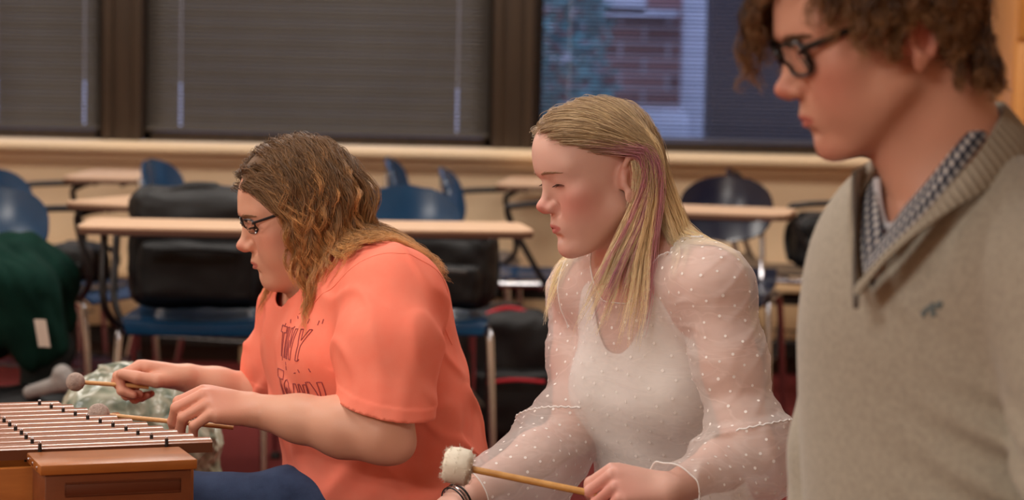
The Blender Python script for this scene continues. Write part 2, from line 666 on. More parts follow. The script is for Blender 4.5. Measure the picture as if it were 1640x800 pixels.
# ------------------------------------------------------------------ heads, hands
def head_prims(B, T, fat=0.0, nose=1.0, jaw=0.0, lidopen=0.0, chin=0.0, brow=1.0, eyes=True, smile=0.0, ear=0.0, small=0.0):
    B.T = T
    B.E((-0.006 + small * 0.8, 0, 0.044 - small * 0.3), (0.097 - small * 0.9, 0.075 - small * 0.1, 0.082 - small * 0.9), 0.0)
    B.E((0.030, 0, 0.030), (0.064, 0.066, 0.062), 0.02)
    B.E((0.034, 0, -0.020), (0.055 , 0.058 + fat, 0.070), 0.03)
    B.E((0.046, 0, -0.062), (0.042, 0.042 + fat, 0.040 + fat * 0.5), 0.025)
    for s in (1, -1):
        B.C((0.010, s * (0.051 + fat), -0.046), (0.066, s * 0.020, -0.090), 0.018 + jaw, 0.015, 0.025)
        B.E((0.058, s * 0.043, -0.012), (0.022, 0.018, 0.017), 0.022)
        B.E((0.060, s * (0.034 + fat * .6), -0.042), (0.024, 0.020 + fat * .5, 0.028), 0.025)
    B.E((0.077 + chin, 0, -0.093), (0.016, 0.021, 0.0155), 0.018)
    # brow
    for s in (1, -1):
        B.C((0.0845, s * 0.010, 0.028), (0.068, s * 0.046, 0.031), 0.0085 * brow, 0.008, 0.018)
        B.E((0.1025, s * 0.033, 0.010), (0.016, 0.0175, 0.014), 0.012, '-')
    B.E((0.104, 0, 0.017), (0.0125, 0.02, 0.008), 0.012, '-')
    # mouth mound
    B.E((0.078, 0, -0.058), (0.0225, 0.026, 0.022), 0.016)
    # nose
    B.C((0.083, 0, 0.021), (0.1035, 0, -0.016), 0.0070 * nose, 0.0078 * nose, 0.010)
    B.E((0.1085 * 1.0, 0, -0.021), (0.0105 * nose, 0.0100 * nose, 0.0090 * nose), 0.006)
    B.C((0.094, 0, -0.026), (0.104, 0, -0.028), 0.009, 0.0065, 0.008)
    for s in (1, -1):
        B.E((0.0965, s * 0.0115 * nose, -0.0265), (0.0105, 0.0062, 0.0068), 0.008)
        B.C((0.1030, s * 0.0058, -0.0345), (0.099, s * 0.0075, -0.030), 0.0030, 0.0022, 0.002, '-')
        B.E((0.0915, s * 0.0205, -0.030), (0.006, 0.004, 0.009), 0.006, '-')
    # lips
    for s in (1, -1):
        B.C((0.0975, s * 0.0035, -0.0535), (0.0865, s * 0.0215, -0.0585 + smile), 0.0052, 0.0024, 0.004)
        B.C((0.0955, s * 0.001, -0.0635), (0.0865, s * 0.0195, -0.0600 + smile), 0.0058, 0.0026, 0.004)
    B.C((0.102, 0, -0.0585), (0.092, 0.020, -0.0592 + smile), 0.0012, 0.0010, 0.0025, '-')
    B.C((0.102, 0, -0.0585), (0.092, -0.020, -0.0592 + smile), 0.0012, 0.0010, 0.0025, '-')
    B.E((0.0960, 0, -0.0735), (0.006, 0.016, 0.0055), 0.008, '-')
    B.E((0.1040, 0, -0.0440), (0.004, 0.0035, 0.007), 0.004, '-')
    # eyelids, with a slit
    if eyes:
        for s in (1, -1):
            B.E((0.0735, s * 0.032, 0.0125), (0.0138, 0.0152, 0.0128), 0.0035)
            B.C((0.0745, s * 0.0440, 0.0195), (0.0850, s * 0.024, 0.0215), 0.0026, 0.002, 0.004, '-')
            for (a, b) in (((0.0875, 0.0265), (0.0885, 0.032)), ((0.0885, 0.032), (0.0855, 0.040))):
                B.C((a[0], s * a[1], 0.0075 ), (b[0], s * b[1], 0.0075), 0.0016 + lidopen, 0.0012 + lidopen, 0.0015, '-')
    # ears
    for s in (1, -1):
        Re = Matrix.Rotation(math.radians(-12), 3, 'Y') @ Matrix.Rotation(math.radians(s * 22), 3, 'Z')
        TE = T @ Matrix.Translation((-0.020 + ear, s * 0.0755, -0.004)) @ Re.to_4x4()
        pts = []
        for i in range(11):
            w = math.radians(-150 + 300 * i / 10)
            rx, rz = 0.0165, 0.0285
            pts.append((-math.cos(w) * rx * (1.05 if abs(w) < 1.6 else 0.8), s * 0.006 * (1 if abs(w) < 2.2 else 0.4), math.sin(w) * rz + 0.002))
        B.E((0.001, s * 0.000, -0.001), (0.0150, 0.0060, 0.0255), 0.006, T=TE)
        B.E((0.006, s * -0.008, -0.002), (0.008, 0.012, 0.018), 0.008, T=TE)
        for a, b in zip(pts[:-1], pts[1:]):
            B.C(a, b, 0.0042, 0.0042, 0.003, T=TE)
        B.E((0.004, s * 0.004, -0.0295), (0.0085, 0.0045, 0.0105), 0.005, T=TE)
        B.E((0.002, s * 0.0095, -0.003), (0.0085, 0.0060, 0.0125), 0.004, '-', T=TE)
        B.C((-0.009, s * 0.007, 0.012), (0.004, s * 0.007, 0.020), 0.0022, 0.0022, 0.003, '-', T=TE)
        B.E((0.0125, s * 0.0030, -0.004), (0.0035, 0.0035, 0.0055), 0.003, T=TE)
    return B


def hand_prims(B, wrist, u, n, side, curls, thumb, s=1.0, spread=0.0, fat=1.0):
    """side: +1 left hand, -1 right. curls: for index..little three bends in degrees. thumb: three directions in (u, v, n)"""
    u = Vector(u).normalized()
    n = Vector(n)
    n = (n - u * n.dot(u)).normalized()
    v = n.cross(u) * (-side)          # towards the thumb
    w = Vector(wrist)
    Kp = [(0.088, 0.027), (0.092, 0.009), (0.087, -0.010), (0.079, -0.027)]
    Ln = [(0.044, 0.026, 0.021), (0.048, 0.029, 0.022), (0.044, 0.028, 0.021), (0.034, 0.021, 0.019)]
    Rd = [0.0097, 0.0098, 0.0092, 0.0082]
    g = lambda a: Vector(a)
    out = []
    B.T = None
    for i, (l, o) in enumerate(Kp):
        K = w + u * l * s + v * o * s - n * (0.004 * abs(i - 1)) * s
        W0 = w + u * 0.012 * s + v * o * 0.62 * s
        B.C(W0, K - u * 0.01 * s, 0.0150 * s * fat, 0.0118 * s * fat, 0.014 * s)
        c = curls[i]
        a = 0.0
        p = K
        r = Rd[i] * s * fat
        sp = v * spread * (1.5 - i)
        for j in range(3):
            a += math.radians(c[j])
            d = (u * math.cos(a) - n * math.sin(a) + sp * (0.6 if j == 0 else 0.2)).normalized()
            q = p + d * Ln[i][j] * s
            r2 = r * (0.92 if j < 2 else 0.84)
            B.C(p, q, r * 1.04, r2, 0.0035 * s)
            p, r = q, r2
        out.append(p)
    # heel and ball of the thumb
    B.E(w + u * 0.045 * s - n * 0.008 * s, (0.036 * s, 0.030 * s, 0.015 * s), 0.012 * s, R=np.array(Matrix((u, v, n)).transposed()))
    p = w + u * 0.020 * s + v * 0.018 * s - n * 0.007 * s
    for j, (ln, r1, r2) in enumerate(((0.046, 0.0150, 0.0118), (0.034, 0.0115, 0.0102), (0.028, 0.0105, 0.0080))):
        t = thumb[j]
        d = (u * t[0] + v * t[1] + n * t[2]).normalized()
        q = p + d * ln * s
        B.C(p, q, r1 * s * fat, r2 * s * fat, 0.009 * s if j == 0 else 0.0035 * s)
        p = q
    return out


def fit_hair_mat(name, rough=0.42, spec=0.35, aniso=0.0):
    m = mat(name, rough=rough, spec=spec)
    attr_colour(m)
    return m
# ================================================================== SETTING
def S_(name, mb, m, label=None, **kw):
    o = mb.build(name, m, **kw)
    o['kind'] = 'structure'
    return o


WY = 9.10            # inner face of the window wall
SX = FPX / WY        # photo pixels per metre on that wall
CREAM = mat('cream_paint', rough=0.55)
noise_colour(CREAM, srgb(220, 192, 154), srgb(228, 202, 166), scale=3)
CREAM_L = mat('cream_sill_paint', srgb(226, 200, 164), rough=0.35)
BRONZE = mat('bronze_frame', rough=0.45, metal=0.25)
noise_colour(BRONZE, srgb(52, 40, 29), srgb(64, 49, 35), scale=5, stretch=(6, 6, 0.6))
CARPET = mat('dark_red_carpet', rough=1.0, spec=0.1)
noise_colour(CARPET, srgb(84, 30, 30), srgb(112, 46, 42), scale=90, bump=0.6, bscale=400, dist=0.004)
CEIL = mat('ceiling_tile', rough=0.9)
noise_colour(CEIL, srgb(206, 200, 190), srgb(220, 214, 204), scale=60)
GLASS = mat('clear_glass', (1, 1, 1, 1), rough=0.02, spec=0.5)
GLASS.node_tree.nodes['Principled BSDF'].inputs['Transmission Weight'].default_value = 1.0
GLASS.node_tree.nodes['Principled BSDF'].inputs['IOR'].default_value = 1.08
PANE = bpy.data.materials.new('window_glass'); PANE.use_nodes = True
_t = N(PANE, 'ShaderNodeBsdfTransparent'); _g = N(PANE, 'ShaderNodeBsdfGlossy'); _g.inputs['Roughness'].default_value = 0.02
_m = N(PANE, 'ShaderNodeMixShader'); _m.inputs['Fac'].default_value = 0.06
L(PANE, _t, 'BSDF', _m, 1); L(PANE, _g, 'BSDF', _m, 2); L(PANE, _m, 'Shader', PANE.node_tree.nodes['Material Output'], 'Surface')
CHROME = mat('chrome', srgb(200, 200, 205), rough=0.16, metal=1.0)
DARKTUBE = mat('dark_steel_tube', srgb(60, 58, 58), rough=0.3, metal=0.8)
BLUE = mat('blue_plastic', rough=0.22, spec=0.6)
noise_colour(BLUE, srgb(14, 52, 84), srgb(22, 66, 100), scale=6)
NAVY = mat('navy_plastic', rough=0.22, spec=0.6)
noise_colour(NAVY, srgb(8, 16, 36), srgb(12, 22, 46), scale=6)
LAMI = mat('desk_laminate', rough=0.4, spec=0.5)
noise_colour(LAMI, srgb(204, 166, 134), srgb(222, 188, 156), scale=5, stretch=(1, 14, 1), detail=8)
LAMIE = mat('desk_underside', srgb(92, 60, 44), rough=0.6)
BLACK_RUB = mat('black_rubber', srgb(16, 16, 17), rough=0.5)
BLACKC = mat('black_nylon', rough=0.55, spec=0.4)
noise_colour(BLACKC, srgb(7, 7, 8), srgb(16, 16, 18), scale=20, bump=0.5, bscale=300)
GREYC = mat('grey_nylon', srgb(84, 78, 76), rough=0.8)
REDC = mat('red_nylon', srgb(196, 26, 44), rough=0.6)
WHITE_SHOE = mat('pale_grey_canvas', rough=0.85)
noise_colour(WHITE_SHOE, srgb(138, 134, 132), srgb(160, 156, 152), scale=30)


def build_room():
    x0, x1, y0, zc = -4.6, 3.2, -2.6, 2.75
    zs = 0.828
    m = MB(); m.box(((x0 + x1) / 2, (y0 + WY) / 2, -0.05), (x1 - x0 + .4, WY - y0 + .6, 0.1))
    S_('floor', m, CARPET)
    m = MB(); m.box(((x0 + x1) / 2, (y0 + WY) / 2, zc + 0.05), (x1 - x0 + .4, WY - y0 + .6, 0.1))
    S_('ceiling', m, CEIL)
    m = MB()
    m.box(((x0 + x1) / 2, WY + 0.1, (zs - .02) / 2), (x1 - x0, 0.2, zs - .02))
    m.box(((x0 + x1) / 2, WY + 0.1, (zc + 2.35) / 2), (x1 - x0, 0.2, zc - 2.35))
    m.box(((1.80 + x1) / 2, WY + 0.1, 1.6), (x1 - 1.80, 0.2, 1.6))
    S_('wall_back', m, CREAM, smooth=False)
    m = MB(); m.box((x0 - 0.1, (y0 + WY) / 2, zc / 2), (0.2, WY - y0, zc)); S_('wall_left', m, CREAM)
    m = MB(); m.box((x1 + 0.1, (y0 + WY) / 2, zc / 2), (0.2, WY - y0, zc)); S_('wall_right', m, CREAM)
    m = MB(); m.box(((x0 + x1) / 2, y0 - 0.1, zc / 2), (x1 - x0, 0.2, zc)); S_('wall_front', m, CREAM)
    # sill: a deep painted ledge with a rounded nose, and a lip below it
    m = MB()
    m.box(((x0 + 1.9) / 2, WY - 0.03, zs - 0.022), (1.9 - x0, 0.16, 0.044), 0.018, seg=4)
    m.box(((x0 + 1.9) / 2, WY - 0.012, zs - 0.062), (1.9 - x0, 0.05, 0.04), 0.01)
    S_('trim_1', m, CREAM_L)
    m = MB(); m.box(((x0 + x1) / 2, WY - 0.010, 0.05), (x1 - x0, 0.02, 0.10), 0.006)
    S_('baseboard_back', m, mat('dark_brown_rubber', srgb(58, 38, 28), rough=0.6))
    # convector cover along the wall
    HT = mat('heater_enamel', srgb(196, 164, 124), rough=0.4)
    HD = mat('heater_gap_shade', srgb(30, 22, 16), rough=0.8)
    h = empty('wall_heater', ((x0 + 2.6) / 2, WY - 0.05, 0.0))
    tag(h, 'long low cream baseboard heater cover running along the foot of the window wall', 'heater')
    w = 2.6 - x0 - 0.1
    m = MB(); m.box((0, -0.02, 0.325), (w, 0.12, 0.018), 0.006); m.box((0, -0.055, 0.205), (w, 0.012, 0.13), 0.004); m.build('casing', HT, h)
    m = MB(); m.box((0, -0.020, 0.285), (w - 0.02, 0.05, 0.05)); m.box((0, -0.01, 0.10), (w - 0.02, 0.05, 0.06)); m.build('gap_shade', HD, h)  # near-black boxes stand in for the shade in the cover's gaps
    for i in range(7):
        m = MB(); m.box((-w / 2 + 0.03 + i * (w - 0.06) / 6, 0.0, 0.07), (0.03, 0.05, 0.14), 0.002); m.build('bracket', HT, h)

    # windows: bronze frames, glass, blinds
    zt = 2.35
    xs = [(-4.5, -3.02), (-2.94 + 0.0, -1.551), (-1.398, -0.087), (0.070, 1.76)]
    xs = xs[1:]
    blinds = []
    for i, (a, b) in enumerate(xs):
        m = MB()
        f = 0.03
        yy = WY + 0.06
        m.box(((a + b) / 2, yy, zs + 0.018), (b - a, 0.07, 0.036), 0.004)
        m.box(((a + b) / 2, yy, zt - 0.018), (b - a, 0.07, 0.036), 0.004)
        m.box((a + f / 2, yy, (zs + zt) / 2), (f, 0.07, zt - zs), 0.004)
        m.box((b - f / 2, yy, (zs + zt) / 2), (f, 0.07, zt - zs), 0.004)
        fr = S_(f'window_{i + 1}', m, BRONZE, angle=30)
        m = MB(); m.box(((a + b) / 2, yy + 0.02, (zs + zt) / 2), (b - a - 0.04, 0.005, zt - zs - 0.04))
        m.build('pane', PANE, fr)
    m = MB()
    for (a, b) in ((-1.551, -1.398), (-0.087, 0.070), (-3.15, -2.94), (1.76, 1.85)):
        m.box(((a + b) / 2, WY + 0.05, (zs + zt) / 2), (b - a, 0.14, zt - zs), 0.006)
        m.box((a + 0.022, WY - 0.024, (zs + zt) / 2), (0.036, 0.02, zt - zs), 0.004)
        m.box((b - 0.022, WY - 0.024, (zs + zt) / 2), (0.036, 0.02, zt - zs), 0.004)
    S_('trim_2', m, BRONZE, angle=30)
    m = MB(); m.box((-4.0, WY + .1, 1.6), (1.7, .2, 1.6)); S_('wall_corner', m, CREAM)

    SLAT = mat('taupe_blind_slat', rough=0.55, spec=0.3)
    noise_colour(SLAT, srgb(70, 64, 58), srgb(82, 76, 69), scale=2)
    SLATG = mat('grey_blind_slat', rough=0.5, spec=0.4)
    noise_colour(SLATG, srgb(66, 66, 78), srgb(80, 80, 94), scale=2)
    CORDM = mat('blind_cord', srgb(190, 190, 196), rough=0.7)
    specs = [('closed taupe slatted blind beyond the bronze post over the draped green jacket', 66, SLAT, (-2.86, -1.95, -1.62)),
             ('taupe slatted blind, almost closed, in the middle window between two bronze posts', 64, SLAT, (-1.258, -0.218)),
             ('open grey blue slatted blind with the brick building showing through', -22, SLATG, (0.20, 1.62))]
    for i, ((a, b), (lab, ang, sm, lad)) in enumerate(zip(xs, specs)):
        a, b = a + 0.012, b - 0.012
        bl = empty('window_blind', ((a + b) / 2, WY + 0.008, zs + 0.034))
        tag(bl, lab, 'window blind', 'window blinds')
        pitch, wd = 0.0152, 0.0185
        n = int((zt - zs - 0.12) / pitch)
        V, F = [], []
        t = math.radians(ang)
        holes = [q - (a + b) / 2 for q in lad]
        edges = [-(b - a) / 2]
        for q in holes: edges += [q - 0.0045, q + 0.0045]
        edges.append((b - a) / 2)
        for k in range(n):
            z = 0.027 + k * pitch
            wobz = 0.0008 * math.sin(k * 1.7)
            for e in range(0, len(edges), 2):
                base = len(V)
                for xx in (edges[e], edges[e + 1]):
                    for j in range(4):
                        c = (j / 3 - 0.5) * wd
                        bow = 0.0018 * (1 - (2 * j / 3 - 1) ** 2)
                        V.append((xx, c * math.cos(t) - bow * math.sin(t), z + wobz + c * math.sin(t) + bow * math.cos(t)))
                for j in range(3): F.append([base + j, base + j + 1, base + 4 + j + 1, base + 4 + j])
                if e + 2 < len(edges):           # the slat runs on round the cord hole
                    for j in (0, 2): F.append([base + 4 + j, base + 5 + j, base + 9 + j, base + 8 + j])
        o = link_mesh('slats', V, F, sm, bl)
        so = o.modifiers.new('thickness', 'SOLIDIFY'); so.thickness = 0.0004
        m = MB(); m.box((0, 0, 0.012), (b - a, 0.022, 0.014), 0.004); m.build('bottom_rail', sm, bl)
        m = MB(); m.box((0, 0, zt - zs - 0.075), (b - a, 0.03, 0.03), 0.003); m.build('head_rail', sm, bl)
        for q in holes:
            for y_ in (-0.010, 0.010):
                m = MB(); m.tube([(q, y_, 0.01), (q, y_, n * pitch + .03)], 0.0007, 5); m.build('ladder_cord', CORDM, bl)

    # wooden cabinet by the right end of the window wall
    OAK = mat('golden_oak', rough=0.4)
    noise_colour(OAK, srgb(186, 122, 54), srgb(206, 142, 70), scale=4, stretch=(8, 8, 0.7), detail=8)
    cx0 = (1604 - 820) / FPX * 8.6
    cb = empty('tall_cabinet', (cx0 + 0.5, 8.75, 0)); tag(cb, 'tall golden oak storage cabinet in the corner beside the windows', 'cabinet')
    m = MB(); m.box((0, 0, 1.1), (1.0, 0.5, 2.2), 0.006); m.build('body', OAK, cb)
    for k, (xx) in enumerate((-0.25, 0.25)):
        for z0, z1 in ((0.08, 1.26), (1.275, 2.15)):
            m = MB(); m.box((xx, -0.262, (z0 + z1) / 2), (0.485, 0.02, z1 - z0), 0.004)
            d = m.build('door', OAK, cb)
            m = MB(); m.tube([(xx - (0.19 if xx > 0 else -0.19), -0.275, (z0 + z1) / 2 - 0.06), (xx - (0.19 if xx > 0 else -0.19), -0.30, (z0 + z1) / 2 - 0.05), (xx - (0.19 if xx > 0 else -0.19), -0.30, (z0 + z1) / 2 + 0.05), (xx - (0.19 if xx > 0 else -0.19), -0.275, (z0 + z1) / 2 + 0.06)], 0.005, 8); m.build('handle', CHROME, d)


def build_outside():
    GR = mat('wet_asphalt', srgb(120, 124, 130), rough=0.8)
    noise_colour(GR, srgb(96, 100, 108), srgb(140, 142, 150), scale=2)
    m = MB(); m.box((0, 18, -0.6), (40, 17, 0.1)); o = m.build('ground_outside', GR); o['kind'] = 'structure'
    BR = mat('red_brown_brick', rough=0.9)
    b = BR.node_tree.nodes['Principled BSDF']
    tc = N(BR, 'ShaderNodeTexCoord'); mp = N(BR, 'ShaderNodeMapping'); mp.inputs['Rotation'].default_value = (PI / 2, 0, 0)
    bt = N(BR, 'ShaderNodeTexBrick')
    bt.inputs['Color1'].default_value = srgb(170, 124, 120); bt.inputs['Color2'].default_value = srgb(112, 78, 80); bt.inputs['Mortar'].default_value = srgb(190, 186, 190)
    bt.inputs['Scale'].default_value = 1.0; bt.inputs['Brick Width'].default_value = 0.30; bt.inputs['Row Height'].default_value = 0.10; bt.inputs['Mortar Size'].default_value = 0.012
    L(BR, tc, 'Object', mp, 'Vector'); L(BR, mp, 'Vector', bt, 'Vector'); L(BR, bt, 'Color', b, 'Base Color')
    WH = mat('white_render', srgb(214, 220, 232), rough=0.7)
    DK = mat('dark_facade', srgb(34, 32, 38), rough=0.7)
    bl = empty('brick_building', (0.8, 15.5, -0.55)); tag(bl, 'brick building with a pale pilaster seen through the open blind', 'building')
    m = MB(); m.box((0, 0, 2.6), (5.2, 0.6, 5.2)); m.build('wall', BR, bl)
    x = (1108 - 820) / FPX * 15.2 - 0.8
    m = MB(); m.box((x, -0.4, 2.6), (0.20, 0.25, 5.2), 0.01); m.build('pilaster', WH, bl)
    for (px, py, w, h) in ((905, 95, .32, .05), (1020, 20, .5, .05), (995, 8, .3, .1), (880, 215, .5, .035)):
        q = P(px, py, 15.1)
        m = MB(); m.box((q.x - 0.8, -0.36, q.z + 0.55), (w, 0.1, h), 0.005); m.build('ledge', WH, bl)
    m = MB(); q = P(1052, 208, 14.4); m.box((0, 0, 0), (0.34, 0.3, 0.22), 0.02)
    ut = empty('utility_box', (q.x, 14.4, 0)); m2 = MB(); m2.box((0, 0, q.z), (0.34, 0.3, 0.24), 0.02); m2.build('cabinet', WH, ut)
    m3 = MB(); m3.box((0, 0, (q.z - 0.12 - 0.55) / 2), (0.2, 0.2, q.z - 0.12 + 0.55), 0.01); m3.build('pedestal', DK, ut)
    tag(ut, 'pale utility box outside, low behind the open blind', 'utility box')
    dk = empty('dark_building', (2.35, 12.2, -0.55)); tag(dk, 'dark facade outside behind the shaded end of the open blind', 'building')
    xl = (1133 - 820) / FPX * 12.0 - 2.35
    m = MB(); m.box(((xl + 1.6) / 2, 0, 2.6), (1.6 - xl, 0.5, 5.2)); m.build('wall', DK, dk)
    m = MB(); m.box((xl + 0.3, -0.26, 2.9), (0.5, 0.03, 0.9), 0.01); m.build('window', mat('dim_glass', srgb(40, 44, 56), rough=0.1), dk)
    # a far darker wing behind the closed blinds
    wg = empty('far_wing', (-2.6, 13.6, -0.55)); tag(wg, 'grey brown building wing outside behind the closed blinds', 'building')
    m = MB(); m.box((0, 0, 2.4), (4.6, 0.5, 4.8)); m.build('wall', mat('brown_facade', srgb(120, 104, 92), rough=0.8), wg)
    zt_ = P(400, 135, 13.3).z + 0.55
    m = MB(); m.box((0, -0.3, zt_ / 2), (4.6, 0.15, zt_), 0.01); m.build('added_pale_backing', WH, wg)  # pale slab added so the blind's cord holes show bright dots
    # shrub
    LEAF = mat('teal_leaf', rough=0.7); noise_colour(LEAF, srgb(60, 110, 116), srgb(96, 150, 150), scale=8)
    q = P(905, 110, 13.8)
    sh = empty('evergreen_shrub', (q.x, 13.8, -0.55)); tag(sh, 'blue green evergreen shrub outside, in front of the brick building', 'shrub')
    r = np.random.RandomState(3)
    V, F = [], []
    for i in range(1500):
        z = r.uniform(0.2, 1.9 + 0.55); rad = 0.42 * math.sqrt(max(0.05, 1 - (z - 0.9) ** 2 / 2.6)) * r.uniform(0.5, 1)
        w = r.uniform(0, 6.28)
        c = Vector((rad * math.cos(w) * 0.8, rad * math.sin(w), z)); d = Vector(r.normal(size=3)).normalized() * 0.05; e = d.orthogonal().normalized() * 0.02
        k = len(V); V += [c - d, c + e, c + d, c - e]; F.append([k, k + 1, k + 2, k + 3])
    link_mesh('foliage', V, F, LEAF, sh, smooth=False)
    m = MB(); m.tube([(0, 0, 0), (0.02, 0, 1.2)], [0.04, 0.02], 8); m.build('stem', DK, sh)


# ------------------------------------------------------------------ school chairs with tablet desks
def desk_chair(plastic=None, tablet=True, tube=None):
    plastic = plastic or BLUE
    root = empty('desk_chair' if tablet else 'school_chair')
    tube = tube or CHROME

    def seat(u, v):
        x = (u - 0.5) * 2
        y = -0.215 + 0.42 * v
        wx = 0.195 * (1 - 0.10 * v) * (1 - 0.12 * max(0, (0.12 - v)) / 0.12)
        z = 0.452 - 0.016 * (1 - x * x) * math.sin(min(1, v * 1.1) * PI) - 0.035 * max(0, 1 - v / 0.14) ** 2 + 0.05 * max(0, (v - 0.86) / 0.14) ** 2
        return (x * wx, y, z)
    m = MB(); m.sheet(seat, 24, 24, 0.008); m.build('seat', plastic, root, angle=60)

    def back(u, v):
        x = (u - 0.5) * 2
        vv = (v - 0.5) * 2
        w = 0.150 * (max(0.0, 1 - abs(vv) ** 2.6)) ** 0.5 + 0.004
        return (x * w, 0.215 + 0.05 * (v) - 0.075 * (x * w / 0.2) ** 2 + 0.010 * math.cos(vv * 1.6), 0.585 + 0.215 * v)
    m = MB(); m.sheet(back, 28, 26, 0.008); m.build('backrest', plastic, root, angle=60)
    for s in (1, -1):
        m = MB()
        m.tube([(s * 0.205, -0.235, 0.014), (s * 0.195, -0.205, 0.36), (s * 0.19, -0.17, 0.425), (s * 0.185, 0.0, 0.428), (s * 0.185, 0.13, 0.425), (s * 0.192, 0.185, 0.36), (s * 0.205, 0.27, 0.014)], 0.0112, 10, m=0, smooth=7)
        m.build('leg_frame', tube, root)
        for y_ in (-0.236, 0.271):
            m = MB(); m.lathe([(0.010, 0.0), (0.016, 0.002), (0.0165, 0.012), (0.013, 0.022)], 14, M=Matrix.Translation((s * 0.205, y_, 0))); m.build('foot_cap', BLACK_RUB, root)
        m = MB()
        m.tube([(s * 0.125, 0.02, 0.428), (s * 0.125, 0.14, 0.43), (s * 0.125, 0.20, 0.50), (s * 0.12, 0.232, 0.62), (s * 0.11, 0.246, 0.74)], 0.0100, 10, smooth=6)
        m.build('back_post', tube, root)
    m = MB()
    m.tube([(-0.188, -0.10, 0.42), (0.188, -0.10, 0.42)], 0.009, 8)
    m.tube([(-0.188, 0.10, 0.42), (0.188, 0.10, 0.42)], 0.009, 8)
    m.build('crossbar', tube, root)
    m = MB()
    for i in range(9): m.tube([(-0.18, -0.18 + i * 0.042, 0.21), (0.18, -0.18 + i * 0.042, 0.21)], 0.0028, 6)
    for s in (1, -1): m.tube([(s * 0.185, -0.19, 0.33), (s * 0.183, -0.19, 0.215), (s * 0.183, 0.16, 0.215), (s * 0.185, 0.19, 0.32)], 0.004, 6)
    m.build('book_rack', DARKTUBE, root)
    if tablet:
        def shape(d, w, r_):
            pts = []
            for cx, cy, a0 in ((w / 2 - r_, d / 2 - r_, 0), (-w / 2 + r_, d / 2 - r_, 90), (-w / 2 + r_, -d / 2 + r_, 180), (w / 2 - r_, -d / 2 + r_, 270)):
                for q in range(7):
                    a = math.radians(a0 + q * 15)
                    pts.append((cx + r_ * math.cos(a), cy + r_ * math.sin(a)))
            return pts
        pts = shape(0.33, 0.54, 0.05)
        n = len(pts)
        for nm, z0, z1, mt in (('tablet_top', 0.722, 0.728, LAMI), ('tablet_board', 0.708, 0.7218, LAMIE)):
            V = [(a, b - 0.33, z0) for a, b in pts] + [(a, b - 0.33, z1) for a, b in pts]
            F = [list(range(n))[::-1], [n + i for i in range(n)]] + [[i, (i + 1) % n, n + (i + 1) % n, n + i] for i in range(n)]
            m = MB(); m.add(V, F); m.build(nm, mt, root, angle=30)
        m = MB()
        m.tube([(-0.14, -0.22, 0.703), (-0.225, -0.18, 0.695), (-0.232, -0.13, 0.665), (-0.228, -0.02, 0.53), (-0.19, 0.06, 0.43)][::1] if False else [(-0.14, -0.24, 0.703), (-0.228, -0.22, 0.695), (-0.234, -0.20, 0.665), (-0.228, -0.24, 0.50), (-0.19, -0.17, 0.425)], 0.0105, 10, smooth=6)
        m.tube([(-0.14, -0.19, 0.703), (-0.222, -0.03, 0.695), (-0.228, 0.01, 0.665), (-0.222, -0.08, 0.50), (-0.188, -0.12, 0.428)], 0.0105, 10, smooth=6)
        m.tube([(-0.18, -0.36, 0.701), (0.16, -0.36, 0.701)], 0.008, 8)
        m.tube([(-0.16, -0.26, 0.701), (0.16, -0.26, 0.701)], 0.008, 8)
        m.build('tablet_support', DARKTUBE if tube is CHROME else tube, root)
    return root


_protos = {}


def place_chair(loc, rot, label, plastic='blue', tablet=True):
    """rot in degrees, 0: the sitter would face the camera"""
    k = (plastic, tablet)
    if k not in _protos:
        _protos[k] = desk_chair(BLUE if plastic == 'blue' else NAVY, tablet)
        o = _protos[k]
    else:
        o = copy_tree(_protos[k])
    o.location = (loc[0], loc[1], 0)
    o.rotation_euler = (0, 0, math.radians(rot))
    tag(o, label, 'chair', 'school chairs with tablet desks' if tablet else None)
    return o


def seat_chair(at, rot, label, seat_h=0.4):
    root = empty('stool', at, math.radians(rot))
    tag(root, label.replace('blue plastic school chair', 'round blue plastic stool'), 'stool')
    m = MB(); m.lathe([(0.01, seat_h - 0.03), (0.15, seat_h - 0.03), (0.165, seat_h - 0.02), (0.165, seat_h - 0.006), (0.155, seat_h), (0.01, seat_h - 0.004)], 40); m.build('seat', BLUE, root)
    for a in range(4):
        w = PI / 4 + a * PI / 2
        m = MB(); m.tube([(0.11 * math.cos(w), 0.11 * math.sin(w), seat_h - 0.03), (0.18 * math.cos(w), 0.18 * math.sin(w), 0.0)], 0.011, 10); m.build('leg', CHROME, root)
    m = MB(); m.tube([(0.152 * math.cos(w), 0.152 * math.sin(w), 0.13) for w in np.linspace(0, 2 * PI, 25)[:-1]], 0.007, 8, closed=True); m.build('foot_ring', CHROME, root)
    return root


def ground(px, D, off=(0, 0)):
    """floor point under photo column px at depth D"""
    p = P(px, 400, D)
    return (p.x + off[0], D + off[1], 0)


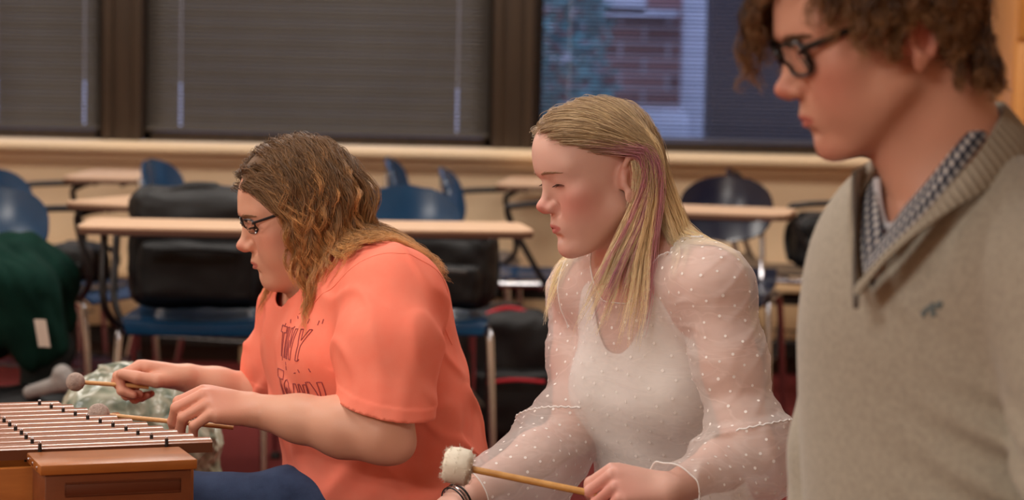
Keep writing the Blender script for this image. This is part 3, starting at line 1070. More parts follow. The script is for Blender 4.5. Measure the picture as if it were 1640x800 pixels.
def backpack(loc, rot, size, label, main, accent, tilt=0.0, seed=1, name='backpack'):
    w, d, h = size
    root = empty(name, loc, math.radians(rot)); root.rotation_euler[0] = math.radians(tilt)
    tag(root, label, name.replace('_', ' '))
    def soft(mb, nm, m, amp=0.012, fr=7, parent=root):
        o = mb.build(nm, m, parent, angle=180)
        sub = o.modifiers.new('subdivision', 'SUBSURF'); sub.levels = 3; sub.render_levels = 3; sub.subdivision_type = 'CATMULL_CLARK'
        tx = bpy.data.textures.new('crumple', 'CLOUDS'); tx.noise_scale = 0.09
        dm = o.modifiers.new('crumple', 'DISPLACE'); dm.texture = tx; dm.strength = amp * 2; dm.mid_level = 0.5; dm.texture_coords = 'LOCAL'
        return o
    mb = MB(); mb.box((0, 0, h / 2), (w, d, h), min(w, d, h) * 0.33, seg=3); soft(mb, 'main_compartment', main)
    mb = MB(); mb.box((0, -d * 0.5, h * 0.33), (w * 0.82, d * 0.42, h * 0.50), d * 0.15, seg=3); fp = soft(mb, 'front_pocket', main, 0.008)
    mb = MB(); mb.tube([(-w * .30, -d * 0.735, h * 0.50), (0, -d * 0.76, h * 0.52), (w * .30, -d * 0.735, h * 0.50)], 0.005, 6, smooth=5); mb.build('zipper', accent, fp)
    mb = MB(); mb.tube([(-w * .42, -d * 0.28, h * 0.55), (-w * .40, -d * 0.30, h * 0.86), (0, -d * 0.22, h * 1.0), (w * .40, -d * 0.30, h * 0.86), (w * .42, -d * 0.28, h * 0.55)], 0.006, 6, smooth=8); mb.build('zipper', accent, root)
    mb = MB(); mb.tube([(-0.05, 0.02, h * 0.96), (-0.04, 0.02, h * 1.01), (0.04, 0.02, h * 1.01), (0.05, 0.02, h * 0.96)], 0.009, 8, smooth=6, flat=0.5); mb.build('grab_handle', main, root)
    for s in (1, -1):
        mb = MB(); mb.tube([(s * w * 0.22, d * 0.42, h * 0.93), (s * w * 0.36, d * 0.75, h * 0.75), (s * w * 0.40, d * 0.78, h * 0.40), (s * w * 0.40, d * 0.45, h * 0.10)], 0.022, 8, smooth=6, flat=0.35); mb.build('shoulder_strap', accent if accent is REDC else main, root)
    return root


def build_furniture():
    place_chair(ground(318, 6.70), 2, 'blue desk chair facing the camera with the large black backpack standing on its seat')
    place_chair(ground(665, 6.82), 8, 'blue desk chair behind the person in coral, its tablet reaching towards the sheer blouse')
    place_chair(ground(1148, 7.75), -12, 'dark navy desk chair with a rounded backrest right behind the blonde hair', plastic='navy')
    place_chair(ground(-14, 6.45), 12, 'blue chair without a desk, the dark green jacket slung over it', tablet=False)
    place_chair(ground(100, 7.42), 68, 'blue desk chair turned sideways behind the green jacket, a dark bag on its seat')
    place_chair(ground(50, 8.60), 88, 'blue desk chair closest to the wall behind the one turned sideways by the green jacket')
    place_chair(ground(352, 8.20), 72, 'blue desk chair seen side-on just behind the large black backpack')
    place_chair(ground(732, 8.76), 84, 'blue desk chair by the wall, only the top of its backrest above the nearer one')
    place_chair(ground(828, 8.12), 84, 'blue desk chair turned side-on between the coral and the blonde person')
    place_chair(ground(1282, 8.45), 76, 'navy desk chair turned side-on by the wall with a small black bag on its seat', plastic='navy')
    place_chair(ground(1452, 7.02), 4, 'navy desk chair mostly behind the beige sweater, only the end of its tablet showing', plastic='navy')
    # bags
    p = P(318, 520, 6.72)
    backpack((p.x, 6.74, 0.462), 4, (0.40, 0.20, 0.345), 'large black backpack standing on the blue chair behind the arm of the person in coral', BLACKC, BLACKC)
    p = P(700, 520, 6.9)
    backpack((p.x + 0.02, 6.86, 0.462), -10, (0.30, 0.18, 0.24), 'black and grey backpack lying on the chair behind the person in coral', BLACKC, GREYC, name='school_bag')
    backpack((P(806, 600, 7.2).x, 7.26, 0.01), 14, (0.30, 0.20, 0.42), 'black backpack with red straps and zips standing on the floor by the chrome chair leg', BLACKC, REDC)
    backpack((P(700, 600, 6.6).x, 6.78, 0.01), -8, (0.16, 0.14, 0.18), 'small black sports bag on the floor under the chair behind the person in coral', BLACKC, REDC, name='sports_bag')
    p = P(1300, 430, 8.45)
    backpack((p.x, 8.42, 0.462), 8, (0.15, 0.15, 0.19), 'small black bag on the seat of the side-on navy chair by the beige sweater', BLACKC, GREYC, name='shoulder_bag')
    backpack((P(126, 470, 7.42).x, 7.40, 0.462), -20, (0.17, 0.15, 0.12), 'dark bag slumped on the sideways chair behind the green jacket', BLACKC, GREYC, name='gym_bag')
    backpack((P(60, 700, 6.15).x, 6.20, 0.01), 10, (0.34, 0.2, 0.30), 'black duffel on the floor under the hanging green jacket', BLACKC, BLACKC, name='duffel_bag')
    # shoe on the duffel
    c = empty('sneaker', P(100, 628, 6.10)); tag(c, 'pale grey canvas sneaker on the black duffel under the green jacket', 'shoe')
    sh_ = shoe(c.location, -12, c, c.location, WHITE_SHOE); c.rotation_euler = (0, math.radians(-14), 0); c.scale = (0.55, 0.55, 0.55)

    # the green jacket
    GRN = mat('dark_green_fleece', rough=0.95, spec=0.1)
    noise_colour(GRN, srgb(8, 34, 28), srgb(15, 46, 38), scale=14, bump=0.4, bscale=200)
    DKG = mat('black_green_fleece', srgb(14, 24, 24), rough=0.95)
    o0 = P(20, 520, 6.35)
    jk = empty('jacket', o0); tag(jk, 'dark green fleece jacket slung over the chair at the edge of the picture', 'jacket')
    B = Body()
    D = 6.30
    B.chain([P(-30, 400, D), P(30, 415, D), P(80, 450, D), P(112, 505, D)], [0.06, 0.07, 0.06, 0.035], 0.05)
    B.chain([P(-20, 440, D - .08), P(40, 480, D - .1), P(60, 560, D - .1)], [0.08, 0.085, 0.06], 0.05)
    B.chain([P(-60, 450, D - .05), P(-30, 540, D - .05)], [0.09, 0.07], 0.05)
    V, F = sdf_mesh(B, 0.006, disp=lambda X: (0.018 * wob(X, 81, 5.5, axis=(0.7, 0.2, 0.7)) + 0.009 * np.abs(wob(X, 82, 12, axis=(0.7, 0, 0.5)))).astype(np.float32), dmax=0.035)
    link_mesh('shell', V - np.array(o0), F, GRN, jk)
    B = Body(); B.chain([P(55, 520, D - .05), P(80, 560, D - .05), P(70, 640, D - .03), P(55, 690, D)], [0.055, 0.06, 0.05, 0.03], 0.04)
    V, F = sdf_mesh(B, 0.006, disp=lambda X: (0.012 * wob(X, 83, 5.0, axis=(0.9, 0.2, -0.3))).astype(np.float32), dmax=0.03)
    link_mesh('sleeve', V - np.array(o0), F, DKG, jk)
    m = MB(); q = P(62, 530, D - .21) - o0
    m.sheet(lambda u, v: (q.x - 0.012 + 0.03 * u + 0.012 * v, q.y + 0.004 * math.sin(u * 4), q.z + 0.03 - 0.07 * v), 6, 6, 0.001); m.build('care_tag', mat('white_tag', srgb(214, 204, 190), rough=0.7), jk)

    # crumpled bag of clear and pale green plastic behind the xylophone
    PL = mat('printed_plastic', rough=0.25, spec=0.5)
    b = PL.node_tree.nodes['Principled BSDF']
    tc = N(PL, 'ShaderNodeTexCoord'); nz = N(PL, 'ShaderNodeTexNoise'); nz.inputs['Scale'].default_value = 13; nz.inputs['Detail'].default_value = 2; nz.inputs['Distortion'].default_value = 1.2
    cr = N(PL, 'ShaderNodeValToRGB'); cr.color_ramp.elements[0].position = 0.36; cr.color_ramp.elements[0].color = srgb(84, 104, 92)
    cr.color_ramp.elements[1].position = 0.5; cr.color_ramp.elements[1].color = srgb(150, 156, 138)
    e = cr.color_ramp.elements.new(0.62); e.color = srgb(196, 196, 180)
    e = cr.color_ramp.elements.new(0.70); e.color = srgb(118, 132, 112)
    L(PL, tc, 'Object', nz, 'Vector'); L(PL, nz, 'Fac', cr, 'Fac'); L(PL, cr, 'Color', b, 'Base Color')
    o0 = Vector((P(230, 700, 4.7).x, 4.7, 0.02))
    B = Body()
    B.E(P(205, 676, 4.7), (0.12, 0.14, 0.12), 0.0).E(P(265, 692, 4.72), (0.09, 0.14, 0.12), 0.05).E(P(160, 680, 4.75), (0.07, 0.12, 0.09), 0.05)
    B.E(P(225, 850, 4.72), (0.15, 0.16, 0.20), 0.06).E(P(305, 730, 4.7), (0.055, 0.12, 0.12), 0.05).E(P(225, 1040, 4.72), (0.15, 0.16, 0.24), 0.08)
    V, F = sdf_mesh(B, 0.0045, disp=lambda X: (0.016 * wob(X, 91, 6, n=7) - 0.014 * np.abs(wob(X, 92, 11, n=7)) - 0.006 * np.abs(wob(X, 93, 26))).astype(np.float32), dmax=0.04)
    V[:, 2] = np.maximum(V[:, 2], 0.012)
    pb = link_mesh('plastic_bag', V - np.array(o0), F, PL, loc=o0)
    tag(pb, 'crumpled pale green and white patterned plastic bag between the xylophone and the bent arm', 'plastic bag')


def build_xylophone():
    WD = mat('honey_cherry_wood', rough=0.32, spec=0.5)
    noise_colour(WD, srgb(150, 84, 34), srgb(182, 110, 50), scale=3.0, stretch=(2, 12, 12), detail=7)
    WF = mat('red_brown_wood_panel', rough=0.35, spec=0.5)
    noise_colour(WF, srgb(104, 50, 22), srgb(128, 66, 30), scale=3.0, stretch=(2, 10, 10), detail=7)
    GRV = mat('routed_groove_wood', srgb(96, 46, 21), rough=0.45)
    BAR = mat('rosewood_bar', rough=0.17, spec=1.0)
    noise_colour(BAR, srgb(150, 104, 84), srgb(178, 130, 108), scale=2.5, stretch=(1.5, 30, 30), detail=6)
    BARE = mat('rosewood_bar_side', srgb(104, 60, 38), rough=0.4)
    FELT = mat('dark_felt_strip', srgb(28, 22, 20), rough=0.95)
    D0 = 3.46
    O = P(341, 703, D0)
    yaw = math.radians(21)
    rt = empty('xylophone', (O.x, O.y, 0.0), yaw)
    tag(rt, 'wooden box resonator xylophone with glossy reddish bars in front of the person in coral', 'xylophone')
    zt = O.z
    nb = 11
    for i in range(nb):
        x1 = -0.0148 * i
        Lb = 0.318 - 0.0148 * 2 * i * 0.55
        if i in (1, 2): x1 -= 0.002
        yy = 0.0190 + i * 0.0395
        zz = zt + (0.0 if i % 1 == 0 else 0)
        cx, w, th = x1 - Lb / 2, 0.0335, 0.017
        # a bar: flat arched underside, softly crowned top
        V, F = [], []
        ns = 22
        prof = [(-0.5, -1), (-0.5, -0.15), (-0.44, -0.02), (-0.22, 0.10), (0, 0.15), (0.22, 0.10), (0.44, -0.02), (0.5, -0.15), (0.5, -1)]
        for s_ in range(ns + 1):
            t = s_ / ns
            ar = 0.45 * math.exp(-((t - 0.5) / 0.2) ** 2)
            for (a, b) in prof:
                V.append((cx - Lb / 2 + Lb * t, yy + a * w, zz + (b if b > -1 else -1 + ar) * th - 0.13 * th))
        k = len(prof)
        mi = []
        for s_ in range(ns):
            for j in range(k):
                F.append([s_ * k + j, (s_ + 1) * k + j, (s_ + 1) * k + (j + 1) % k, s_ * k + (j + 1) % k]); mi.append(0 if 1 <= j <= 6 else 1)
        F += [list(range(k)), [ns * k + j for j in range(k)][::-1]]; mi += [1, 1]
        bar = link_mesh('bar', V, F, [BAR, BARE], rt, smooth=True, mi=mi)
        bm = bmesh.new(); bm.from_mesh(bar.data)
        for e in bm.edges: e.smooth = not (len(e.link_faces) == 2 and e.calc_face_angle(0) > 0.6)
        bm.to_mesh(bar.data); bm.free()
        for px_ in (x1 - 0.215 * Lb, x1 - 0.785 * Lb):
            m = MB()
            m.tube([(px_, yy - w * 0.62, zz - 0.035), (px_, yy - w * 0.62, zz + 0.004)], 0.0026, 10, m=0)
            m.lathe([(0.0008, 0.0), (0.0022, 0.0006), (0.0022, 0.002), (0.0006, 0.003)], 10, m=1, M=Matrix.Translation((px_, yy - w * 0.62, zz + 0.0035)))
            m.build('bar_pin', [BLACK_RUB, CHROME], rt)
    ln = 0.0190 + (nb - 1) * 0.0395
    # rails the pins stand on
    for s_, (xa, xb) in (('r', (-0.066, -0.185)), ('l', (-0.252, -0.262))):
        m = MB(); m.tube([(xa, -0.01, zt - 0.027), (xb if s_ == 'r' else -0.235, ln + 0.03, zt - 0.027)], 0.009, 6); m.build('felt_rail', FELT, rt)
    # resonator case
    m = MB()
    top, bot = zt - 0.028, zt - 0.27
    m.box((-0.195, -0.004, (top + bot) / 2), (0.33, 0.014, top - bot), 0.002)
    m.box((-0.235, ln + 0.045, (top + bot) / 2 + 0.009), (0.20, 0.014, top - bot + 0.018), 0.002)
    m.box((-0.048, ln / 2 + 0.02, (top + bot) / 2), (0.012, ln + 0.05, top - bot), 0.002, M=None)
    m.box((-0.352, ln / 2 + 0.02, (top + bot) / 2), (0.012, ln + 0.05, top - bot), 0.002)
    m.box((-0.20, ln / 2 + 0.02, bot + 0.006), (0.33, ln + 0.05, 0.012), 0.002)
    m.build('resonator_case', WD, rt)
    top += 0.021
    # end block with its lid and routed groove
    bx0, bx1, by0, by1 = -0.266, -0.054, -0.116, -0.010
    m = MB(); m.box(((bx0 + bx1) / 2, (by0 + by1) / 2, (top - 0.014 + bot) / 2), (bx1 - bx0 - 0.008, by1 - by0 - 0.008, top - 0.014 - bot), 0.002)
    blk = m.build('end_block', WF, rt)
    m = MB(); m.box(((bx0 + bx1) / 2, (by0 + by1) / 2, top - 0.0070), (bx1 - bx0 + 0.006, by1 - by0 + 0.004, 0.0140), 0.002)
    m.build('lid', WD, blk)
    m = MB()
    z0 = top - 0.036
    fy = by0 + 0.004
    m.box(((bx0 + bx1) / 2 + 0.006, fy - 0.0004, z0), (bx1 - bx0 - 0.050, 0.002, 0.016), 0.0009)
    pts = [((bx0 + bx1) / 2 + 0.006 + sx * ((bx1 - bx0) / 2 - 0.026), fy - 0.001, z0 + sz * 0.0085) for sx, sz in ((-1, 1), (1, 1), (1, -1), (-1, -1))]
    m.tube(pts, 0.0016, 6, closed=True)
    m.build('routed_groove', GRV, blk)
    m = MB()
    for k_ in range(3): m.lathe([(0.0005, 0), (0.003, 0), (0.003, 0.001), (0.0005, 0.001)], 10, M=Matrix.Translation((bx0 - 0.003 , by0 + 0.025 + k_ * 0.035, top - 0.008)) @ Matrix.Rotation(-PI / 2, 4, 'Y'))
    m.build('screw', CHROME, blk)
    # stand
    for sx in (-0.06, -0.33):
        for sy in (0.02, ln):
            m = MB(); m.box((sx, sy, (bot) / 2), (0.035, 0.035, bot), 0.004); m.build('leg', WD, rt)
    m = MB(); m.box((-0.195, ln / 2, 0.10), (0.25, 0.02, 0.05), 0.003); m.box((-0.195, 0.02, 0.10), (0.27, 0.02, 0.05), 0.003); m.box((-0.195, ln, 0.10), (0.27, 0.02, 0.05), 0.003)
    m.box((-0.06, ln / 2, 0.15), (0.02, ln, 0.04), 0.003); m.box((-0.33, ln / 2, 0.15), (0.02, ln, 0.04), 0.003)
    m.build('stretcher', WD, rt)


def build_lights():
    def area(loc, size, power, col, rot=(0, 0, 0)):
        l = bpy.data.lights.new('ceiling_and_fill_lamp', 'AREA')
        l.shape = 'RECTANGLE'; l.size, l.size_y = size; l.energy = power; l.color = col
        o = bpy.data.objects.new('ceiling_and_fill_lamp', l); o.location = loc; o.rotation_euler = rot
        C.objects.link(o)
    warm = (1.0, 0.93, 0.855)
    for (x, y, p) in ((-2.5, -1.0, 92), (-1.5, -0.4, 42), (-2.4, 8.1, 16), (-0.4, 8.1, 16), (1.4, 8.1, 13), (-2.9, 3.2, 34), (-0.6, 3.4, 20), (-2.9, 6.2, 30), (-0.6, 6.2, 30), (1.4, 6.2, 26), (1.5, 3.6, 3)):  # front pair added to fill faces, window row added for streaks on bars
        area((x, y, 2.72), (1.2, 0.6), p * 1.35, warm)
    w = bpy.data.worlds.new('overcast_dusk'); sc.world = w; w.use_nodes = True
    bg = w.node_tree.nodes['Background']
    bg.inputs['Color'].default_value = (0.50, 0.60, 1.0, 1)
    bg.inputs['Strength'].default_value = 4.0
# ================================================================== PEOPLE
def skin_mat(name, tint):
    m = mat(name, rough=0.48, spec=0.4)
    b = m.node_tree.nodes['Principled BSDF']
    b.inputs['Subsurface Weight'].default_value = 0.12
    b.inputs['Subsurface Radius'].default_value = (1.0, 0.35, 0.2)
    b.inputs['Subsurface Scale'].default_value = 0.006
    attr_colour(m, bump=0.12, bscale=420)
    return m


def lin(rgb): return np.array(srgb(*rgb)[:3])


def skin_colour(V, T, base, red, lip, hands=(), brow=None, cheek=0.55, freck=None):
    Ti = np.array(T.inverted())
    q = V @ Ti[:3, :3].T + Ti[:3, 3]
    base, red, lip = lin(base), lin(red), lin(lip)
    c = np.tile(base, (len(V), 1))
    g = lambda c0, r: np.exp(-(((q - np.array(c0)) / np.array(r)) ** 2).sum(1))
    yy = np.abs(q[:, 1])
    qa = np.stack([q[:, 0], yy, q[:, 2]], 1)
    ga = lambda c0, r: np.exp(-(((qa - np.array(c0)) / np.array(r)) ** 2).sum(1))
    w = cheek * ga((0.066, 0.044, -0.022), (0.034, 0.030, 0.026)) + 0.8 * g((0.112, 0, -0.024), (0.014, 0.013, 0.012)) + 0.8 * ga((-0.024, 0.078, 0.0), (0.03, 0.012, 0.03))
    w += 0.35 * g((0.086, 0, -0.095), (0.014, 0.02, 0.014)) + 0.25 * ga((0.085, 0.03, 0.006), (0.012, 0.016, 0.008))
    for (h, r) in hands:
        w += 0.6 * np.exp(-(((V - np.array(h)) / r) ** 2).sum(1))
    w += 0.10 * wob(V.astype(np.float32), 5, 14)
    w = np.clip(w, 0, 0.95)[:, None]
    c = c * (1 - w) + red * w
    # lips: the band around the mouth line
    zz = q[:, 2] + 0.0585
    lipw = sstep(0.0225 - yy, 0, 0.004) * sstep(0.0088 * (1 - (yy / 0.026) ** 2) - np.abs(zz), 0, 0.0028) * (q[:, 0] > 0.083)
    c = c * (1 - 0.85 * lipw[:, None]) + lip * 0.85 * lipw[:, None]
    return c


def eyeballs(T, parent, blue):
    for s in (1, -1):
        mb = MB()
        bm = bmesh.new()
        bmesh.ops.create_uvsphere(bm, u_segments=24, v_segments=20, radius=0.0124)
        mb.add([v.co[:] for v in bm.verts], [[v.index for v in f.verts] for f in bm.faces])
        bm.free()
        M = T @ Matrix.Translation((0.0735, s * 0.0325, 0.0115)) @ Matrix.Rotation(math.radians(90 + 24), 4, 'Y')
        V = np.array([(M @ Vector(v))[:] for v in mb.v])
        zz = np.array(mb.v)[:, 2]
        col = np.tile(lin((225, 218, 210)), (len(V), 1))
        col[zz > 0.0108] = lin(blue)
        col[zz > 0.0119] = lin((10, 10, 12))
        link_mesh('eyeball', V, mb.f, EYEM, parent, col=col)


def lash_line(T, parent, colr, name='eyelashes', open_=0.0):
    r = np.random.RandomState(4)
    for s in (1, -1):
        paths, cols = [], []
        for i in range(34):
            t = i / 33
            w = math.radians(-44 + 100 * t)
            x = 0.0735 + math.cos(w) * 0.0145
            y = s * (0.032 + math.sin(w) * 0.0150)
            z = 0.0080 + 0.0016 * math.sin(t * PI) - 0.001 * t
            ln = 0.0070 + 0.0025 * r.rand()
            d = Vector((math.cos(w) * 0.9, s * math.sin(w) * 0.9, -0.55))
            pts = [T @ (Vector((x, y, z)) + d * ln * q + Vector((0, 0, 0.0016 * q * q))) for q in np.linspace(0, 1, 5)]
            paths.append([p[:] for p in pts])
            cols.append([lin(colr)] * 5)
        strands_mesh(name, np.array(paths), 0.00030, np.array(cols), HAIRM, parent)


def eyebrow_strands(T, body_bvh, parent, colr, thick=0.0045, n=170, x0=0.096, arch=0.004, rad=0.00042):
    r = np.random.RandomState(8)
    for s in (1, -1):
        paths, cols = [], []
        for i in range(n):
            t = r.rand()
            y = 0.012 + 0.036 * t
            z = 0.0265 + arch * math.sin(t * 2.4) - 0.003 * t + r.normal() * thick * 0.33 * (1.1 - 0.7 * t)
            a = T @ Vector((0.16, s * y, z))
            dirv = (T.to_3x3() @ Vector((-1, 0, 0))).normalized()
            hit = body_bvh.ray_cast(a, dirv)
            if hit[0] is None: continue
            p = hit[0]
            nn = hit[1]
            lay = (T.to_3x3() @ Vector((-0.25 - t * 0.7, s * 0.9, 0.35 - 0.5 * t))).normalized()
            lay = (lay - nn * lay.dot(nn)).normalized()
            pts = [p + lay * q * 0.008 + nn * (0.0012 * math.sin(q * 3)) for q in np.linspace(0, 1, 4)]
            paths.append([q[:] for q in pts])
            cols.append([lin(colr)] * 4)
        if paths:
            o = strands_mesh('eyebrow', np.array(paths), rad, np.array(cols), HAIRM, parent)
            o.location = -parent.location


def scalp_roots(T, n, region, seed, bvh):
    """points on the head where hair grows; region(q) keeps local directions"""
    r = np.random.RandomState(seed)
    out, nor = [], []
    Ti = T.inverted()
    while len(out) < n:
        d = Vector(r.normal(size=3)).normalized()
        o = Vector((-0.008, 0, 0.035))
        a = T @ (o + d * 0.3)
        hit = bvh.ray_cast(a, ((T @ o) - a).normalized())
        if hit[0] is None: continue
        q = Ti @ hit[0]
        if region(q) and not (abs(q.y) > 0.0725 and q.z < 0.045 and q.x > -0.045):
            out.append(hit[0][:])
            nor.append(hit[1][:])
    return np.array(out), np.array(nor)


def bvh_of(V, F): return BVHTree.FromPolygons([tuple(v) for v in V.tolist()], [tuple(f) for f in F.tolist()])


def to_local(T, X):
    Ti = np.array(T.inverted())
    return X @ Ti[:3, :3].T.astype(X.dtype) + Ti[:3, 3].astype(X.dtype)


HAIRM = fit_hair_mat('hair', rough=0.38, spec=0.45)
EYEM = attr_colour(mat('eye', rough=0.08, spec=0.6))
SKIN_W = skin_mat('skin_fair', 1)
SKIN_M = skin_mat('skin_warm', 1)
SKIN_R = skin_mat('skin_tan', 1)


# ------------------------------------------------------------------ a mallet
def mallet(a, b, r, head, hr, name, label, kind, ball_mat, stick_mat, cat='mallet', group=None):
    """stick from butt a to head b"""
    a, b = Vector(a), Vector(b)
    root = empty(name, a)
    tag(root, label, cat, group)
    inv = Matrix.Translation(-a)
    mb = MB()
    mb.tube([a, a.lerp(b, 0.35), a.lerp(b, 0.7), b], [r, r * 0.92], 12, M=inv)
    mb.build('stick', stick_mat, root)
    u = (b - a).normalized()
    Z = Vector((0, 0, 1)).rotation_difference(u).to_matrix().to_4x4()
    rs = np.random.RandomState(3)
    if kind == 'yarn':
        paths = []
        for i in range(60):                      # the yarn is wound round and round the ball
            ax = Vector(rs.normal(size=3)).normalized()
            e1 = ax.orthogonal().normalized()
            e2 = ax.cross(e1)
            paths.append([(b + (e1 * math.cos(w) + e2 * math.sin(w)) * hr * (1 + 0.01 * math.sin(7 * w)) * (1 if abs((e1 * math.cos(w) + e2 * math.sin(w)).dot(u)) < 2 else 1) - a)[:] for w in np.linspace(0, 2 * PI, 28)])
        mb = MB()
        mb.lathe([(max(0.0005, hr * math.cos(w_)), hr * math.sin(w_)) for w_ in np.linspace(-PI / 2, PI / 2, 15)], 24, M=inv @ Matrix.Translation(b) @ Z)
        for p in paths: mb.tube(p, hr * 0.045, 5, closed=False)
        mb.build('mallet_head', ball_mat, root, angle=80)
    else:
        mb = MB()
        prof = [(0.004, -hr * .78), (hr * 0.80, -hr * .76), (hr * .99, -hr * .55), (hr * 1.02, 0), (hr * .97, hr * .5), (hr * .80, hr * .74), (0.30 * hr, hr * .70), (0.24 * hr, hr * 0.5), (0.002, hr * 0.5)]
        mb.lathe(prof, 28, M=inv @ Matrix.Translation(b) @ Z)
        o = mb.build('mallet_head', ball_mat, root, angle=60)
        me = o.data
        for v in me.vertices:
            w = wob(np.array([v.co[:]], dtype=np.float32) , 3, 60)[0]
            v.co += v.normal * float(w) * hr * 0.07
        # fuzz
        tv = np.array([v.co[:] for v in me.vertices])
        tn = np.array([v.normal[:] for v in me.vertices])
        pick = rs.randint(0, len(tv), 900)
        p0 = tv[pick] + rs.normal(size=(900, 3)) * 0.001
        d = tn[pick] + rs.normal(size=(900, 3)) * 0.7
        ts = np.linspace(0, 1, 4)[None, :, None]
        path = p0[:, None] + d[:, None] * ts * 0.0022
        mb = MB(); mb.lathe([(0.0005, 0), (hr * 0.2, 0), (hr * 0.2, 0.0012), (0.0005, 0.0012)], 16, M=inv @ Matrix.Translation(b + u * hr * 0.5) @ Z); mb.build('end_screw', BLACK_RUB, root)
        strands_mesh('felt_fuzz', path, 0.00028, np.tile(lin((238, 232, 216)), (900, 4, 1)), HAIRM, root)
    return root


# ------------------------------------------------------------------ THE WOMAN IN THE SHEER BLOUSE
def build_woman():
    root = empty('person', P(1090, 1180, 3.72))
    tag(root, 'person with long blonde hair and a pink streak in a sheer white dotted blouse', 'person')
    o0 = root.location.copy()
    TH = frame(P(969, 279, 3.62), yaw=18, pitch=15, roll=2, s=0.985)
    TT = frame(P(1032, 450, 3.635), yaw=45, pitch=14, roll=0)
    Sn, En, Wn = P(1143, 462, 3.50), P(1200, 722, 3.45), P(1070, 786, 3.27)
    Sf, Ef, Wf = P(931, 470, 3.78), P(918, 690, 3.68), P(742, 797, 3.52)

    def torso(B, g=0.0):
        B.T = TT
        B.E((-0.008, 0, -0.115), (0.088 + g, 0.132 + g, 0.150 + g), 0.0)
        B.E((-0.030, 0, -0.060), (0.066 + g, 0.125 + g, 0.075 + g), 0.03)
        for s in (1, -1):
            B.C((-0.005, s * 0.06, -0.010), (-0.002, s * 0.135, -0.022), 0.042 + g, 0.040 + g, 0.04)
            B.E((0.062, s * 0.058, -0.165), (0.042 + g, 0.050 + g, 0.052 + g), 0.05)
        B.E((0.008, 0, -0.300), (0.084 + g, 0.118 + g, 0.150 + g), 0.06)
        B.E((-0.005, 0, -0.460), (0.115 + g, 0.155 + g, 0.120 + g), 0.07)
    B = Body()
    head_prims(B, TH, chin=0.006, lidopen=-0.0006, nose=0.95, ear=0.009, small=0.013)
    B.T = TH
    B.E((0.045, 0, 0.052), (0.052, 0.056, 0.050), 0.03)
    neck0 = TH @ Vector((-0.034, 0, -0.055))
    neck1 = TT @ Vector((-0.012, 0, 0.012))
    B.C(neck0, neck1, 0.050, 0.052, 0.03, T=Matrix())
    torso(B)
    I = Matrix()
    for s, Sh in ((1, Sn), (-1, Sf)):
        B.C(neck0.lerp(neck1, 0.75), TT @ Vector((-0.012, s * 0.10, -0.004)), 0.040, 0.036, 0.05, T=I)
    B.C(TT @ Vector((0, 0.12, -0.03)), Sn, 0.045, 0.045, 0.03, T=I)
    B.C(P(1075, 418, 3.62), P(1130, 440, 3.53), 0.030, 0.036, 0.05, T=I)
    B.C(TT @ Vector((0, -0.12, -0.03)), Sf, 0.045, 0.043, 0.03, T=I)
    B.chain([Sn, Sn.lerp(En, 0.5), En], [0.046, 0.040, 0.034], 0.02, T=I)
    B.chain([Sf, Sf.lerp(Ef, 0.5), Ef], [0.044, 0.038, 0.033], 0.02, T=I)
    B.chain([En, En.lerp(Wn, 0.35), Wn], [0.034, 0.034, 0.022], 0.02, T=I)
    B.chain([Ef, Ef.lerp(Wf, 0.35), Wf], [0.033, 0.033, 0.022], 0.02, T=I)
    nh = len(B)
    hand_prims(B, Wn, (-0.93, -0.22, 0.20), (-0.10, -0.62, 0.78), 1,
               [(62, 62, 35), (66, 64, 38), (70, 66, 38), (74, 64, 38)], [(0.7, 0.45, -0.55), (0.95, -0.1, -0.35), (0.9, -0.4, -0.2)], s=0.90)
    hand_prims(B, Wf, (-0.80, -0.35, -0.50), (0.0, -0.1, 0.99), -1,
               [(45, 55, 30)] * 4, [(0.7, 0.5, -0.5), (0.95, 0.1, -0.3), (0.95, -0.1, -0.2)], s=0.90)
    V, F = main_piece(*sdf_mesh(B, 0.0017))
    hv = [(np.array(Wn + Vector((-0.09, -0.02, -0.01))), 0.05)]
    col = skin_colour(V, TH, (228, 184, 168), (216, 128, 116), (198, 108, 106), hands=hv, cheek=0.75)
    sk = link_mesh('body', V - np.array(o0), F, SKIN_W, root, col=col)
    bvh = bvh_of(V, F)
    eyeballs(Matrix.Translation(-o0) @ TH, root, (88, 110, 130))
    lash_line(Matrix.Translation(-o0) @ TH, root, (84, 60, 48))
    eyebrow_strands(TH, bvh, root, (176, 138, 110), n=120, thick=0.0030, rad=0.0003)

    # ---- the white top under the blouse
    tt = lambda X: to_local(TT, X)
    Bt = Body()
    torso(Bt)
    fold = lambda X: (0.0022 * wob(X, 11, 7, axis=(0.5, 0.1, 0.8)) + 0.0024 * ridge(X, 12, 7, axis=(0.35, 0.1, 0.9))) * sstep(-tt(X)[..., 2], 0.05, 0.16)
    V, F = sdf_mesh(Bt, 0.0024, disp=lambda X: 0.004 + fold(X), dmax=0.012)

    def cut_tank(X):
        q = tt(X)
        y = np.abs(q[:, 1])
        zn = -0.088 + 0.20 * (np.minimum(y, 0.12) / 0.085) ** 2.4
        neck = zn - q[:, 2]
        arm = 0.112 + 0.9 * np.maximum(0, -q[:, 2] - 0.045) ** 1.0 - y
        arm = np.where(q[:, 2] < -0.135, 0.06, arm)
        return np.minimum(np.minimum(neck, arm), q[:, 2] + 0.54)
    V, F = trim_mesh(V, F, cut_tank)
    TANK = mat('white_jersey', srgb(246, 244, 242), rough=0.85, spec=0.2)
    noise_colour(TANK, srgb(244, 242, 240), srgb(250, 249, 248), scale=30, bump=0.25, bscale=500)
    tank = link_mesh('tank_top', V - np.array(o0), F, TANK, root)
    so = tank.modifiers.new('thickness', 'SOLIDIFY'); so.thickness = 0.0016; so.offset = 1

    # ---- the sheer blouse
    Bb = Body()
    torso(Bb)
